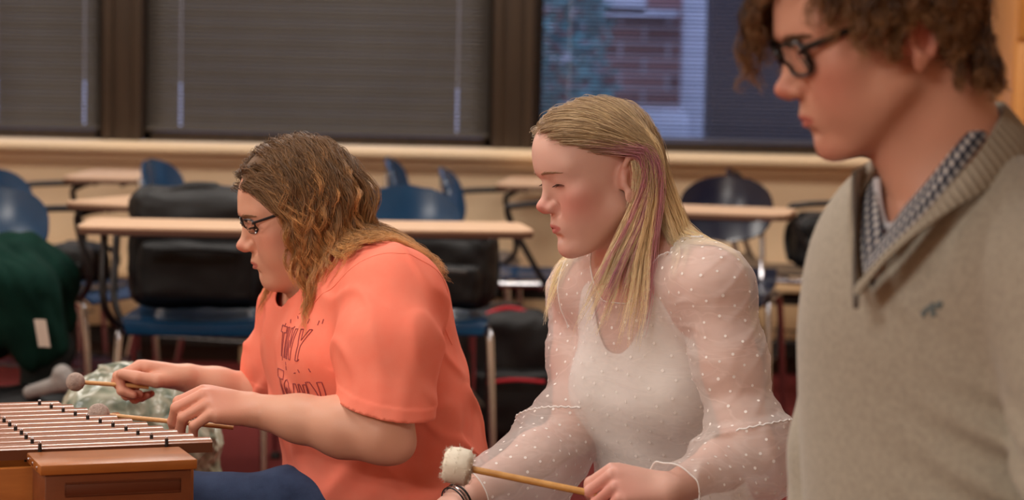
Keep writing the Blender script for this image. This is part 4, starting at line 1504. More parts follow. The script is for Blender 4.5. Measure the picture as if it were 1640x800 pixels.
    for s, Sh in ((1, Sn), (-1, Sf)):
        Bb.C(neck0.lerp(neck1, 0.9), TT @ Vector((-0.012, s * 0.10, -0.004)), 0.044, 0.036, 0.05, T=I)
    Bb.C(TT @ Vector((0, 0.12, -0.03)), Sn, 0.046, 0.046, 0.03, T=I)
    Bb.C(P(1075, 418, 3.62), P(1130, 440, 3.53), 0.031, 0.037, 0.05, T=I)
    Bb.C(TT @ Vector((0, -0.12, -0.03)), Sf, 0.045, 0.045, 0.03, T=I)
    mn, mf = Sn.lerp(En, 0.78), Sf.lerp(Ef, 0.82)
    Bb.chain([Sn, Sn.lerp(En, 0.45), mn], [0.047, 0.047, 0.043], 0.025, T=I)
    Bb.chain([Sf, Sf.lerp(Ef, 0.45), mf], [0.043, 0.040, 0.037], 0.02, T=I)
    # puffed lower sleeves
    pn = [P(1194, 686, 3.45), P(1196, 738, 3.44), P(1140, 782, 3.36), Wn.lerp(En, 0.06)]
    Bb.chain(pn, [0.054, 0.060, 0.049, 0.031], 0.012, T=I)
    pf = [P(905, 668, 3.68), P(886, 714, 3.67), P(848, 754, 3.60), Wf.lerp(Ef, 0.07)]
    Bb.chain(pf, [0.047, 0.051, 0.052, 0.029], 0.012, T=I)
    Bb.C(P(904, 690, 3.68), P(872, 790, 3.64), 0.040, 0.030, 0.02, T=I)
    un, uf = np.array((En - Sn).normalized()), np.array((Ef - Sf).normalized())
    An, Af, Mn, Mf = np.array(Sn), np.array(Sf), np.array(pn[0]), np.array(pf[0])
    Wn_, Wf_ = np.array(Wn), np.array(Wf)
    Tn = np.array(P(1203, 722, 3.45)); Tf = np.array(P(906, 690, 3.68))

    def disp(X):
        q = tt(X)
        arm_n = sstep(q[..., 1], 0.11, 0.15)
        arm_f = sstep(-q[..., 1], 0.11, 0.15)
        d = np.full(X.shape[:-1], 0.0060, dtype=np.float32)
        d = d + (0.0035 + fold(X)) * (1 - arm_n) * (1 - arm_f)
        for (A, M_, u, am) in ((An, Mn, un, arm_n), (Af, Mf, uf, arm_f)):
            t = (X - A.astype(X.dtype)) @ u.astype(X.dtype)
            L0 = float((M_ - A) @ u)
            rel = t - L0
            up = am * sstep(-rel, -0.004, 0.006)
            # stretched wrinkles round the upper sleeve
            d = d + up * (0.0014 * wob(X, 31, 9) + 0.0018 * ridge(X, 32, 13, axis=(u + np.array([0.45, 0.1, 0.15]))))
            # raised gathered seam where the full lower sleeve starts
            d = d + am * (0.0100 + 0.003 * wob(X, 44, 26)) * np.exp(-(rel / 0.0070) ** 2)
            lo = am * sstep(rel, -0.002, 0.012)
            d = d + lo * (0.006 * wob(X, 41, 9, axis=(0.5, 0.25, 0.5)) + 0.007 * ridge(X, 43, 8, axis=(0.6, 0.3, 0.45)) + 0.002)
        for (W_, am) in ((Wn_, arm_n), (Wf_, arm_f)):
            dd = np.linalg.norm(X - W_.astype(X.dtype), axis=-1)
            d = d + am * 0.002 * np.exp(-((dd - 0.03) / 0.01) ** 2)
        return d.astype(np.float32)
    V, F = sdf_mesh(Bb, 0.0021, disp=disp, dmax=0.022)
    fn, ff = np.array((Wn - En).normalized()), np.array((Wf - Ef).normalized())
    p0n, p0f = np.array(Wn.lerp(En, 0.04)), np.array(Wf.lerp(Ef, 0.06))

    def cut_bl(X):
        q = tt(X)
        y = np.abs(q[:, 1])
        zn = -0.012 + 0.075 * sstep(y, 0.02, 0.085) + 0.03 * sstep(-q[:, 0], 0.0, 0.06) + 1.0 * (y > 0.088)
        neck = zn - q[:, 2]
        # cuffs end before the wrists
        cn = -((X - p0n) @ fn)
        cf = -((X - p0f) @ ff)
        near_n = np.linalg.norm(X - p0n, axis=1) < 0.10
        near_f = np.linalg.norm(X - p0f, axis=1) < 0.10
        c = np.minimum(neck, q[:, 2] + 0.50)
        c = np.where(near_n, np.minimum(c, cn), c)
        c = np.where(near_f, np.minimum(c, cf), c)
        return c
    V, F = trim_mesh(V, F, cut_bl)
    nrm = vnormals(V, F)
    # woven dots: small raised discs in a loose lattice over the cloth
    r = np.random.RandomState(2)
    cell = 0.0215
    order = r.permutation(len(V))
    taken, dots = {}, []
    for i in order:
        p = V[i]
        kx = tuple((p / cell).astype(int))
        ok = True
        for a in (-1, 0, 1):
            for b in (-1, 0, 1):
                for c_ in (-1, 0, 1):
                    for j in taken.get((kx[0] + a, kx[1] + b, kx[2] + c_), ()):
                        if ((V[j] - p) ** 2).sum() < cell * cell: ok = False; break
                    if not ok: break
                if not ok: break
            if not ok: break
        if ok:
            taken.setdefault(kx, []).append(i)
            dots.append(i)
    DV, DF = [], []
    for i in dots:
        n = nrm[i]
        a = np.cross(n, (0, 0, 1.0)); a /= np.linalg.norm(a) + 1e-9
        b = np.cross(n, a)
        s0 = len(DV)
        rr = 0.0023 * r.uniform(0.85, 1.15)
        for j in range(8):
            w = 2 * PI * j / 8
            DV.append(V[i] + n * 0.0007 + (a * math.cos(w) + b * math.sin(w)) * rr)
        DF += [[s0, s0 + 1, s0 + 2, s0 + 3], [s0, s0 + 3, s0 + 4, s0 + 7], [s0 + 4, s0 + 5, s0 + 6, s0 + 7]]
    nv = len(V)
    AV = np.concatenate([V, np.array(DV)])
    AF = np.concatenate([F, np.array(DF) + nv])
    mi = np.zeros(len(AF), int); mi[len(F):] = 1
    SH = bpy.data.materials.new('sheer_mesh_cloth'); SH.use_nodes = True
    nt = SH.node_tree; b = nt.nodes['Principled BSDF']
    b.inputs['Base Color'].default_value = srgb(250, 244, 240)
    b.inputs['Roughness'].default_value = 0.55
    b.inputs['Sheen Weight'].default_value = 0.6
    b.inputs['Specular IOR Level'].default_value = 0.12
    tr = N(SH, 'ShaderNodeBsdfTransparent'); mx = N(SH, 'ShaderNodeMixShader')
    tl = N(SH, 'ShaderNodeBsdfTranslucent'); tl.inputs['Color'].default_value = (0.9, 0.88, 0.86, 1)
    m2 = N(SH, 'ShaderNodeMixShader'); m2.inputs['Fac'].default_value = 0.25
    L(SH, b, 'BSDF', m2, 1); L(SH, tl, 'BSDF', m2, 2)
    tc = N(SH, 'ShaderNodeTexCoord'); mp = N(SH, 'ShaderNodeMapping'); mp.inputs['Rotation'].default_value = (0.3, 0.5, 0.2); mp.inputs['Scale'].default_value = (1.0, 1.0, 2.6)
    nz = N(SH, 'ShaderNodeTexNoise'); nz.inputs['Scale'].default_value = 11; nz.inputs['Detail'].default_value = 3; nz.inputs['Distortion'].default_value = 0.6
    L(SH, tc, 'Object', mp, 'Vector'); L(SH, mp, 'Vector', nz, 'Vector')
    rp = N(SH, 'ShaderNodeValToRGB'); e_ = rp.color_ramp.elements
    e_[0].position = 0.30; e_[0].color = (0.42,) * 3 + (1,); e_[1].position = 0.72; e_[1].color = (0.53,) * 3 + (1,)
    e = e_.new(0.46); e.color = (0.45,) * 3 + (1,); e = e_.new(0.50); e.color = (0.55,) * 3 + (1,); e = e_.new(0.54); e.color = (0.46,) * 3 + (1,)
    L(SH, nz, 'Fac', rp, 'Fac'); L(SH, rp, 'Color', mx, 'Fac')
    bp = N(SH, 'ShaderNodeBump'); bp.inputs['Strength'].default_value = 0.45; bp.inputs['Distance'].default_value = 0.006
    L(SH, nz, 'Fac', bp, 'Height'); L(SH, bp, 'Normal', b, 'Normal')
    L(SH, tr, 'BSDF', mx, 1); L(SH, m2, 'Shader', mx, 2)
    L(SH, mx, 'Shader', nt.nodes['Material Output'], 'Surface')
    DOT = mat('woven_dot', srgb(252, 250, 247), rough=0.7)
    bl = link_mesh('sheer_blouse', AV - np.array(o0), AF, [SH, DOT], root, mi=mi)
    # rolled edges: neckline and cuffs as fine cords along the open border
    edge_cord(V, F, 0.0011, TANK, bl, 'blouse_edging', o0)
    bb = bvh_of(V, F)
    for M_, u_ in ((Mn, un), (Mf, uf)):
        ring_cord(bb, Vector(M_ + u_ * 0.002), Vector(u_), 0.0014, TANK, bl, 'gathered_seam', o0, 0.078, 0.0012)
    for s_ in (1, -1):
        ring_cord(bb, TT @ Vector((-0.004, s_ * 0.120, -0.045)), TT.to_3x3() @ Vector((0.10, 1, 0.12)), 0.0009, TANK, bl, 'armhole_seam', o0, 0.085)

    # ---- trousers, out of the picture below the waist
    J = Body()
    J.T = TT
    J.E((-0.005, 0, -0.50), (0.125, 0.165, 0.09), 0.0)
    hipn, hipf = TT @ Vector((0.0, 0.085, -0.50)), TT @ Vector((0.0, -0.085, -0.50))
    kn, kf = hipn + Vector((-0.30, -0.26, 0.02)), hipf + Vector((-0.33, -0.22, 0.02))
    for h_, k_ in ((hipn, kn), (hipf, kf)):
        an = Vector((k_.x + 0.02, k_.y, 0.09))
        J.chain([h_, k_, an], [0.085, 0.062, 0.045], 0.03, T=I)
    V, F = sdf_mesh(J, 0.006, disp=lambda X: 0.003 * wob(X, 3, 6), dmax=0.01)
    DEN = mat('black_denim', srgb(40, 42, 50), rough=0.85)
    link_mesh('trousers', V - np.array(o0), F, DEN, root)
    for k_ in (kn, kf): shoe(Vector((k_.x + 0.02, k_.y, 0)), 40, root, o0, WHITE_SHOE)
    stool(TT @ Vector((-0.02, 0, -0.60)), 45, 'blue plastic school chair under the person in the sheer blouse')

    # bracelet of black cord and beads on the far wrist
    br = empty('bracelet', Wf); tag(br, 'thin black cord and silver bracelet on the wrist of the person in the sheer blouse', 'bracelet')
    fw = (Wf - Ef).normalized()
    e1 = fw.orthogonal().normalized(); e2 = fw.cross(e1)
    for off, m, rr in ((0.008, BLACK_RUB, 0.0016), (0.014, CHROME, 0.0013), (0.019, BLACK_RUB, 0.0012)):
        mb = MB(); mb.tube([(fw * off + (e1 * math.cos(w) + e2 * math.sin(w)) * 0.0255) for w in np.linspace(0, 2 * PI, 33)[:-1]], rr, 8, closed=True)
        mb.build('cord' if m is BLACK_RUB else 'chain', m, br)
    # hair tie on the near arm stays out; the mallet in the near hand
    STK = mat('mallet_birch', srgb(214, 160, 88), rough=0.35)
    noise_colour(STK, srgb(222, 170, 98), srgb(196, 140, 72), scale=40, stretch=(1, 1, 1))
    FELT = mat('white_felt', srgb(238, 232, 214), rough=0.95)
    butt, hd = P(1064, 813, 3.26), P(733, 746, 3.30)
    mallet(butt, hd, 0.0052, None, 0.0250, 'mallet', 'soft white felt mallet with a thick birch stick in a hand over a sheer sleeve', 'felt', FELT, STK, group=None)
    BLK = mat('felt_badge', srgb(35, 35, 35), rough=0.8)

    # ---- hair
    woman_hair(root, TH, TT, B, bvh, o0, Sn, Sf, En, Ef)
    return root


def ring_cord(bv, c, nrm, r, m, parent, name, o0, maxd, wave=0.0):
    """a cord laid on the cloth where the plane through c with normal nrm meets it"""
    e1 = nrm.normalized().orthogonal().normalized()
    e2 = nrm.normalized().cross(e1)
    runs, cur = [], []
    for i in range(97):
        w = 2 * PI * i / 96
        h = bv.ray_cast(c, e1 * math.cos(w) + e2 * math.sin(w), maxd)
        if h[0] is None:
            if len(cur) > 3: runs.append(cur)
            cur = []
        else:
            q = h[0] - o0 + nrm.normalized() * wave * math.sin(i * 2.3)
            if cur and (q - cur[-1]).length > 0.02:
                if len(cur) > 3: runs.append(cur)
                cur = []
            cur.append(q)
    if len(cur) > 3: runs.append(cur)
    if len(runs) > 1 and (runs[0][0] - runs[-1][-1]).length < 0.01: runs[0] = runs.pop() + runs[0]
    if not runs: return
    mb = MB()
    mb.tube(max(runs, key=len), r, 6)
    return mb.build(name, m, parent, angle=90)


def edge_cord(V, F, r, m, parent, name, o0):
    """a thin cord along every open edge of a cloth mesh"""
    E = np.concatenate([F[:, [i, (i + 1) % 4]] for i in range(4)])
    Es = np.sort(E, 1)
    key = Es[:, 0].astype(np.int64) * len(V) + Es[:, 1]
    u, c = np.unique(key, return_counts=True)
    bd = u[c == 1]
    nb = {}
    for k in bd:
        a, b = int(k // len(V)), int(k % len(V))
        nb.setdefault(a, []).append(b); nb.setdefault(b, []).append(a)
    seen = set()
    for s in list(nb):
        if s in seen: continue
        loop = [s]; seen.add(s); cur = s
        while True:
            nx = [q for q in nb[cur] if q not in seen]
            if not nx: break
            cur = nx[0]; seen.add(cur); loop.append(cur)
        if len(loop) < 20: continue
        pts = V[loop]
        for _ in range(4): pts = (np.roll(pts, 1, 0) + pts * 2 + np.roll(pts, -1, 0)) / 4
        mb = MB()
        mb.tube([(p - np.array(o0)).tolist() for p in pts[::2]], r, 6, closed=True)
        mb.build(name, m, parent, angle=90)


def woman_hair(root, TH, TT, B, bvh, o0, Sn, Sf, En, Ef):
    # roots: behind a line from the forehead down past the temples to the ear and nape
    def region(q):
        y = abs(q.y)
        if q.z > 0.070: return q.x < 0.090 - 0.3 * max(0, y - 0.02)
        if q.z > 0.030: return q.x < 0.004 + (q.z - 0.030) * 1.8
        return q.x < -0.040 and q.z > -0.055
    roots, nor = scalp_roots(TH, 760, region, 5, bvh)
    q = to_local(TH, roots)
    R3 = np.array(TH.to_3x3())
    # combed from a centre parting out and back, then down
    side = np.where(q[:, 1] >= -0.004, 1, -1)
    dl = np.stack([-0.35 - 1.2 * np.clip(0.06 - np.abs(q[:, 1]), 0, 1) * 0 - 0.6 * (q[:, 0] > 0.03), side * (0.9 - 4 * np.abs(q[:, 1])), np.full(len(q), -0.25)], 1)
    dirs = dl @ R3.T
    dirs /= np.linalg.norm(dirs, axis=1, keepdims=True)
    dirs = dirs * 0.9 + nor * 0.25
    coll = [p for p in B if p.br > 0.018]
    near = side > 0
    # each strand aims first at a gathering point: behind the near ear or round the back
    E_ = TH @ Vector((-0.040, 0.078, 0.010))
    tgt_back = np.array(TH @ Vector((-0.060, 0.070, -0.03)))
    r = np.random.RandomState(9)
    yy = q[:, 1]
    # local target: strands from the front half sweep behind the ear
    tl = np.stack([np.where(q[:, 0] > -0.035, -0.050 - 0.10 * np.clip(q[:, 2] - 0.05, 0, 0.1), q[:, 0] - 0.02) + r.normal(size=len(q)) * 0.006,
                   side * (0.081 - 0.030 * (q[:, 0] < -0.06)), np.full(len(q), 0.024)], 1)
    tw = tl @ (R3.T) + np.array(TH.translation)
    # where a strand ends: front over the shoulder or behind it
    front = (q[:, 0] > -0.045)
    done = (q[:, 0] < -0.035)
    sw = r.uniform(-1, 1, (len(q), 1))

    def g(p, s):
        to = tw - p
        dist = np.linalg.norm(to, axis=1, keepdims=True)
        done[:] = done | (dist[:, 0] < 0.020) | (s > 0.5)
        w = np.where(done, 0.0, 1.0)[:, None]
        down = np.tile([0, 0, -1.0], (len(p), 1))
        low = sstep(tw[:, 2] - p[:, 2], -0.01, 0.06)[:, None]
        sway = np.where(front[:, None], np.where(near[:, None], np.array([[-0.30, -0.10, 0]]) + sw * np.array([[0.22, 0.02, 0]]), np.array([[-0.30, -0.05, 0]]) + sw * np.array([[0.14, 0, 0]])), np.array([[0.42, -0.02, 0]])) * low
        return to / (dist + 1e-6) * w + (down + sway) * (1 - w)
    lens = np.where(front, r.uniform(0.66, 0.90, len(q)), r.uniform(0.55, 0.80, len(q)))
    lens *= 1 - 0.0 * yy
    G = grow(roots + nor * 0.002, dirs, 46, 0.0078, coll, (0, 0, -1), 0.72, pad=0.0045, curl=0.03, cfreq=2.0, seed=3, lens=lens, gfun=g)
    paths = clump(G, 24, 0.0030, 7, tip=0.60, rough=0.0009)
    n, k, _ = paths.shape
    s = np.linspace(0, 1, k)[None, :, None]
    rr = np.random.RandomState(1)
    lum = 1.18 * rr.uniform(0.86, 1.14, (n, 1, 1)) * np.repeat(rr.uniform(0.84, 1.16, (len(G), 1, 1)), 24, 0)
    dark, mid, tip = lin((160, 134, 102)), lin((240, 214, 166)), lin((255, 242, 208))
    blend = np.clip(s * 2.6 - 0.22 + rr.normal(size=(n, 1, 1)) * 0.10, 0, 1)
    b2 = np.clip(s * 1.8 - 0.8, 0, 1)
    col = (dark * (1 - blend) + mid * blend) * (1 - b2) + tip * b2
    col = col * lum
    # the pink lock: near side strands from the temple
    qr = np.repeat(q, 24, 0)
    pinkm = (qr[:, 1] > 0.045) & (qr[:, 0] > -0.020) & (qr[:, 2] < 0.060)
    pw = pinkm[:, None, None] * np.clip(s * 4.0, 0, 1)
    col = col * (1 - pw * 0.75) + lin((205, 120, 165)) * pw * 0.75 * lum
    h = strands_mesh('hair', paths - np.array(o0), 0.00036, col, HAIRM, root)
    h['label'] = 'long straight blonde hair, darker at the roots, with a pink lock'
    cap = Body(); cap.T = TH
    cap.E((0.001, 0, 0.041), (0.0885, 0.0770, 0.0725), 0.0)
    V, F = sdf_mesh(cap, 0.003, disp=lambda X: 0.001 + 0 * X[..., 0], dmax=0.004)

    def cutc(X):
        q = to_local(TH, X)
        a = np.where(q[:, 2] > 0.070, 0.080 - q[:, 0], (-0.004 + (q[:, 2] - 0.03) * 1.8) - q[:, 0])
        return np.minimum(a, q[:, 2] - 0.027 + np.where(q[:, 0] < -0.04, 0.08, 0))
    V, F = trim_mesh(V, F, cutc)
    link_mesh('hair_roots', V - np.array(o0), F, fit_hair_mat('root_hair', rough=0.6), root, col=np.tile(lin((120, 94, 68)), (len(V), 1)))


# ------------------------------------------------------------------ glasses
def glasses(T, root, label, m, lensm, w=0.050, h=0.030, thick=0.0016, z0=0.012, x0=0.099, ear=(-0.012, 0.078, 0.022), full=True):
    g = empty('glasses', root.location); tag(g, label, 'glasses')
    M = Matrix.Translation(-root.location) @ T
    for s in (1, -1):
        cy = s * 0.0335
        pts = []
        for i in range(28):
            a = 2 * PI * i / 28
            cx, sx = math.cos(a), math.sin(a)
            e = 0.62
            py = math.copysign(abs(cx) ** e, cx) * w / 2
            pz = math.copysign(abs(sx) ** e, sx) * h / 2
            if pz < 0: py *= 0.90
            yy = cy + py
            pts.append(Vector((x0 - 0.012 * (abs(yy) / 0.058) ** 2 - 0.004 * (pz < 0) , yy, z0 + pz)))
        mb = MB()
        if full: mb.tube(pts, thick, 8, M=M, closed=True, flat=1.4)
        else: mb.tube(pts[-2:] + pts[:17], thick, 8, M=M, flat=1.3); mb.tube(pts[14:] + pts[:1], thick * .45, 6, M=M)
        mb.build('rim', m, g)
        mb = MB()
        c = Vector((x0 - 0.012 * (abs(cy) / 0.058) ** 2 - 0.001, cy, z0))
        mb.add([c] + pts, [[0, i + 1, (i + 1) % 28 + 1] for i in range(28)], M=M)
        lo = mb.build('lens', lensm, g)
        so = lo.modifiers.new('thickness', 'SOLIDIFY'); so.thickness = 0.0015
        mb = MB()
        a = Vector((x0 - 0.013, s * 0.0595, z0 + h * 0.28))
        mb.tube([a + Vector((0.004, -s * 0.003, 0)), a, a + Vector((-0.03, s * 0.010, 0.002)), Vector((ear[0] + 0.02, s * ear[1], ear[2])), Vector((ear[0] - 0.004, s * (ear[1] + 0.001), ear[2] - 0.004)), Vector((ear[0] - 0.022, s * (ear[1] - 0.002), ear[2] - 0.026))], thick * 1.15, 8, M=M, smooth=5, flat=1.5)
        mb.build('temple_arm', m, g)
    mb = MB()
    mb.tube([Vector((x0 + 0.0, 0.010, z0 + 0.004)), Vector((x0 + 0.003, 0, z0 + 0.0065)), Vector((x0 + 0.0, -0.010, z0 + 0.004))], thick * 1.1, 8, M=M, smooth=4)
    mb.build('bridge', m, g)
    return g


def cap_mesh(TH, root, o0, r, cut, colr, off=(-0.010, 0, 0.046), h=0.003, dispf=None, name='hair_roots'):
    cap = Body(); cap.T = TH
    cap.E(off, r, 0.0)
    V, F = sdf_mesh(cap, h, disp=dispf or (lambda X: 0.001 + 0 * X[..., 0]), dmax=0.01)
    V, F = trim_mesh(V, F, lambda X: cut(to_local(TH, X)))
    return link_mesh(name, V - np.array(o0), F, fit_hair_mat('root_hair', rough=0.6), root, col=np.tile(lin(colr), (len(V), 1)))


# ------------------------------------------------------------------ THE PERSON IN THE CORAL T-SHIRT
def build_coral():
    root = empty('person', P(640, 1180, 3.9))
    tag(root, 'person with long wavy brown hair and glasses in a coral T-shirt, playing the xylophone', 'person')
    o0 = root.location.copy()
    I = Matrix()
    TH = frame(P(480, 344, 3.87), yaw=15, pitch=17, roll=0, s=0.94)
    Y = 20
    fr = lambda px, py, D, p=6: frame(P(px, py, D), yaw=Y, pitch=p)
    Sn, En, Wn = P(630, 480, 3.72), P(612, 694, 3.60), P(410, 657, 3.66)
    Sf, Ef, Wf = P(492, 492, 4.05), P(446, 648, 4.10), P(305, 606, 4.02)

    def torso(B, g=0.0):
        B.E((0, 0, 0), (0.138 + g, 0.185 + g, 0.19 + g), 0.0, T=fr(584, 565, 3.90))
        B.E((0, 0, 0), (0.148 + g, 0.195 + g, 0.17 + g), 0.06, T=fr(606, 695, 3.90))
        B.E((0, 0, 0), (0.135 + g, 0.190 + g, 0.14 + g), 0.06, T=fr(640, 800, 3.90))
        B.E((0, 0, 0), (0.100 + g, 0.160 + g, 0.10 + g), 0.05, T=fr(598, 492, 3.90, 25))
        B.T = fr(584, 520, 3.90)
        for s in (1, -1): B.E((0.085, s * 0.085, -0.03), (0.055 + g, 0.075 + g, 0.06 + g), 0.05)
    B = Body()
    head_prims(B, TH, fat=0.006, lidopen=0.0006, nose=1.05, jaw=0.003, smile=0.0006)
    B.T = TH
    B.E((0.030, 0, -0.085), (0.045, 0.045, 0.028), 0.03)
    n0, n1 = TH @ Vector((-0.030, 0, -0.055)), P(556, 458, 3.90)
    B.C(n0, n1, 0.060, 0.066, 0.04, T=I)
    torso(B, -0.012)
    for s, S_ in ((1, Sn), (-1, Sf)):
        B.C(n1, S_, 0.062, 0.058, 0.06, T=I)
    B.chain([Sn, Sn.lerp(En, 0.5), En], [0.062, 0.056, 0.043], 0.03, T=I)
    B.chain([Sf, Sf.lerp(Ef, 0.5), Ef], [0.058, 0.052, 0.040], 0.03, T=I)
    B.chain([En, En.lerp(Wn, 0.30), En.lerp(Wn, 0.65), Wn], [0.042, 0.045, 0.034, 0.026], 0.02, T=I)
    B.E(En + Vector((0.026, 0.0, -0.018)), (0.018, 0.02, 0.018), 0.03, T=I)
    B.chain([Ef, Ef.lerp(Wf, 0.30), Ef.lerp(Wf, 0.7), Wf], [0.040, 0.041, 0.030, 0.025], 0.02, T=I)
    hand_prims(B, Wn, (-0.88, -0.36, 0.24), (0.05, -0.50, 0.86), 1,
               [(46, 50, 18), (48, 50, 18), (52, 48, 18), (58, 46, 16)], [(0.75, 0.35, -0.6), (0.95, -0.1, -0.4), (0.95, -0.3, -0.2)], s=0.93, fat=1.08)
    hand_prims(B, Wf, (-0.95, -0.10, 0.22), (0.05, 0.35, 0.93), -1,
               [(38, 80, 55), (50, 88, 60), (58, 92, 60), (62, 92, 60)], [(0.80, 0.45, -0.40), (0.99, 0.10, -0.10), (0.99, -0.05, 0.02)], s=0.95, fat=1.08)
    V, F = main_piece(*sdf_mesh(B, 0.0019))
    hv = [(np.array(Wn + Vector((-0.09, 0, 0))), 0.06), (np.array(Wf + Vector((-0.09, 0, 0))), 0.06)]
    col = skin_colour(V, TH, (226, 172, 146), (214, 122, 104), (190, 104, 96), hands=hv, cheek=0.5)
    link_mesh('body', V - np.array(o0), F, SKIN_M, root, col=col)
    bvh = bvh_of(V, F)
    TL = Matrix.Translation(-o0) @ TH
    eyeballs(TL, root, (70, 90, 90))
    lash_line(TL, root, (80, 58, 42))
    eyebrow_strands(TH, bvh, root, (150, 112, 82), n=150, thick=0.004, rad=0.00035)
    BLK = mat('black_metal_frame', srgb(26, 26, 30), rough=0.35, spec=0.5)
    glasses(TH, root, 'narrow dark metal glasses on the person in the coral T-shirt', BLK, GLASS, w=0.050, h=0.026, thick=0.0013, full=False, z0=0.010, x0=0.098)

    # ---- T-shirt
    Bs = Body()
    torso(Bs)
    for s, S_ in ((1, Sn), (-1, Sf)):
        Bs.C(n1.lerp(S_, 0.1), S_, 0.062, 0.070, 0.06, T=I)
    Bs.chain([Sn, P(622, 560, 3.66), P(615, 690, 3.61)], [0.074, 0.073, 0.064], 0.022, T=I)
    hf = P(444, 612, 4.09)
    Bs.chain([Sf, hf.lerp(Sf, 0.3), P(432, 670, 4.11)], [0.066, 0.062, 0.052], 0.022, T=I)
    TT = fr(584, 565, 3.90)
    un = np.array((P(614, 690, 3.61) - Sn).normalized()); An = np.array(Sn)
    uf = np.array((P(432, 670, 4.11) - Sf).normalized()); Af = np.array(Sf)
    hemn = np.array((P(680, 666, 3.66) - P(552, 640, 3.66)).normalized())
    # plane of the near hem: through its two ends and the viewing depth direction tilted
    hpn = np.array(P(614, 654, 3.61)); nn_ = -np.array(Vector(hemn).cross(Vector((0.0, 1, 0.10))).normalized())
    if nn_[2] < 0: nn_ = -nn_
    hpf = np.array(P(432, 628, 4.10)); nf_ = np.array(Vector((0.25, 0, 0.97)).normalized())

    def disp(X):
        z = X[..., 2]
        q = to_local(TT, X)
        d = 0.004 + 0.0036 * wob(X, 51, 4.5, axis=(0.8, 0.1, 0.55)) * sstep(-q[..., 2], -0.05, 0.12)
        d = d + 0.0018 * wob(X, 53, 8, axis=(0.9, 0.2, -0.3)) + 0.0032 * ridge(X, 54, 4, axis=(0.9, 0.2, -0.25))
        d = d + 0.0040 * wob(X, 57, 6, axis=(0.45, 0.1, 0.9)) * sstep(-q[..., 2], 0.12, 0.22) * sstep(-q[..., 0], -0.10, 0.02)
        for (A, u, pl, nv) in ((An, un, hpn, nn_), (Af, uf, hpf, nf_)):
            h_ = (X - pl.astype(X.dtype)) @ nv.astype(X.dtype)
            lat = np.linalg.norm((X - A.astype(X.dtype)) - ((X - A.astype(X.dtype)) @ u.astype(X.dtype))[..., None] * u.astype(X.dtype), axis=-1)
            on = sstep(0.12 - lat, 0, 0.03)
            d = d + on * 0.0013 * sstep(0.020 - h_, 0, 0.002)
            # armhole seam
            t = (X - A.astype(X.dtype)) @ u.astype(X.dtype)
        d = d + 0.0075 * ridge(X, 55, 4.5, axis=(-0.5, 0.1, 0.85), p=3.6) * sstep(-q[..., 2], 0.0, 0.10) + 0.0042 * ridge(X, 56, 6, axis=(0.6, 0.1, 0.7), p=4.5)
        return d.astype(np.float32)
    V, F = main_piece(*sdf_mesh(Bs, 0.0025, disp=disp, dmax=0.045))
    neckc = np.array(P(520, 462, 3.90))
    nax = np.array(Vector((-0.55, 0.0, 0.84)).normalized())

    def cut(X):
        a = np.linalg.norm((X - np.array(P(522, 430, 3.9))), axis=1) - 0.098
        nn = (X - hpn) @ nn_
        relA = X - An
        t = relA @ un
        lat = np.linalg.norm(relA - t[:, None] * un, axis=1)
        # only the sleeve tube, not the torso behind it
        qn = to_local(TT, X)
        sl = (lat < 0.085) & (t > 0.10) & (t < 0.30) & (X[:, 1] < 3.693)
        c = np.where(sl, np.minimum(a, nn), a)
        relB = X - Af
        t2 = relB @ uf
        lat2 = np.linalg.norm(relB - t2[:, None] * uf, axis=1)
        nf = (X - hpf) @ nf_
        sl2 = (lat2 < 0.075) & (t2 > 0.08) & (t2 < 0.31) & (X[:, 1] > 4.04)
        c = np.where(sl2, np.minimum(c, nf), c)
        hem = X[:, 2] - (float(P(500, 790, 3.8).z) - 0.25 * (X[:, 0] - float(P(500, 790, 3.8).x)))
        return np.minimum(c, hem)
    V, F = trim_mesh(V, F, cut)
    CORAL = mat('coral_cotton', srgb(255, 128, 108), rough=0.85, spec=0.25)
    noise_colour(CORAL, srgb(255, 134, 110), srgb(255, 146, 122), scale=20, bump=0.15, bscale=600)
    ts = link_mesh('coral_shirt', V - np.array(o0), F, CORAL, root)
    so = ts.modifiers.new('thickness', 'SOLIDIFY'); so.thickness = 0.002; so.offset = -1
    bs = bvh_of(V, F)
    ring_cord(bs, Sn + Vector(un) * 0.002 + Vector((0, 0.03, 0)), Vector(un) + Vector((0, -0.5, 0)), 0.0010, CORAL, ts, 'shoulder_seam', o0, 0.16)
    # ---- printed drawing on the chest: outlined lettering like doodles
    shirt_print(bs, root, o0)

    # ---- jeans
    J = Body()
    hipn, hipf = P(650, 845, 3.80), P(640, 850, 4.02)
    kn, kf = P(285, 826, 3.84), P(280, 834, 4.12)
    J.E((0, 0, 0), (0.13, 0.185, 0.085), 0.0, T=fr(640, 850, 3.9, 0))
    for h_, k_ in ((hipn, kn), (hipf, kf)):
        J.chain([h_, h_.lerp(k_, 0.5), k_, Vector((k_.x + 0.05, k_.y, 0.1))], [0.095, 0.082, 0.066, 0.05], 0.04, T=I)
    V, F = sdf_mesh(J, 0.0035, disp=lambda X: (0.003 * wob(X, 63, 9, axis=(0.9, 0.1, 0.3))).astype(np.float32), dmax=0.01)
    DEN = mat('blue_denim', srgb(44, 58, 86), rough=0.9, spec=0.2)
    noise_colour(DEN, srgb(38, 50, 76), srgb(58, 74, 104), scale=14, bump=0.4, bscale=700)
    link_mesh('blue_jeans', V - np.array(o0), F, DEN, root)
    for k_ in (kn, kf): shoe(Vector((k_.x + 0.05, k_.y, 0)), 10, root, o0, WHITE_SHOE)
    stool(P(645, 945, 3.92), 15, 'blue plastic school chair under the person in the coral T-shirt')

    # ---- mallets
    YARN = mat('grey_yarn', srgb(176, 158, 148), rough=0.95)
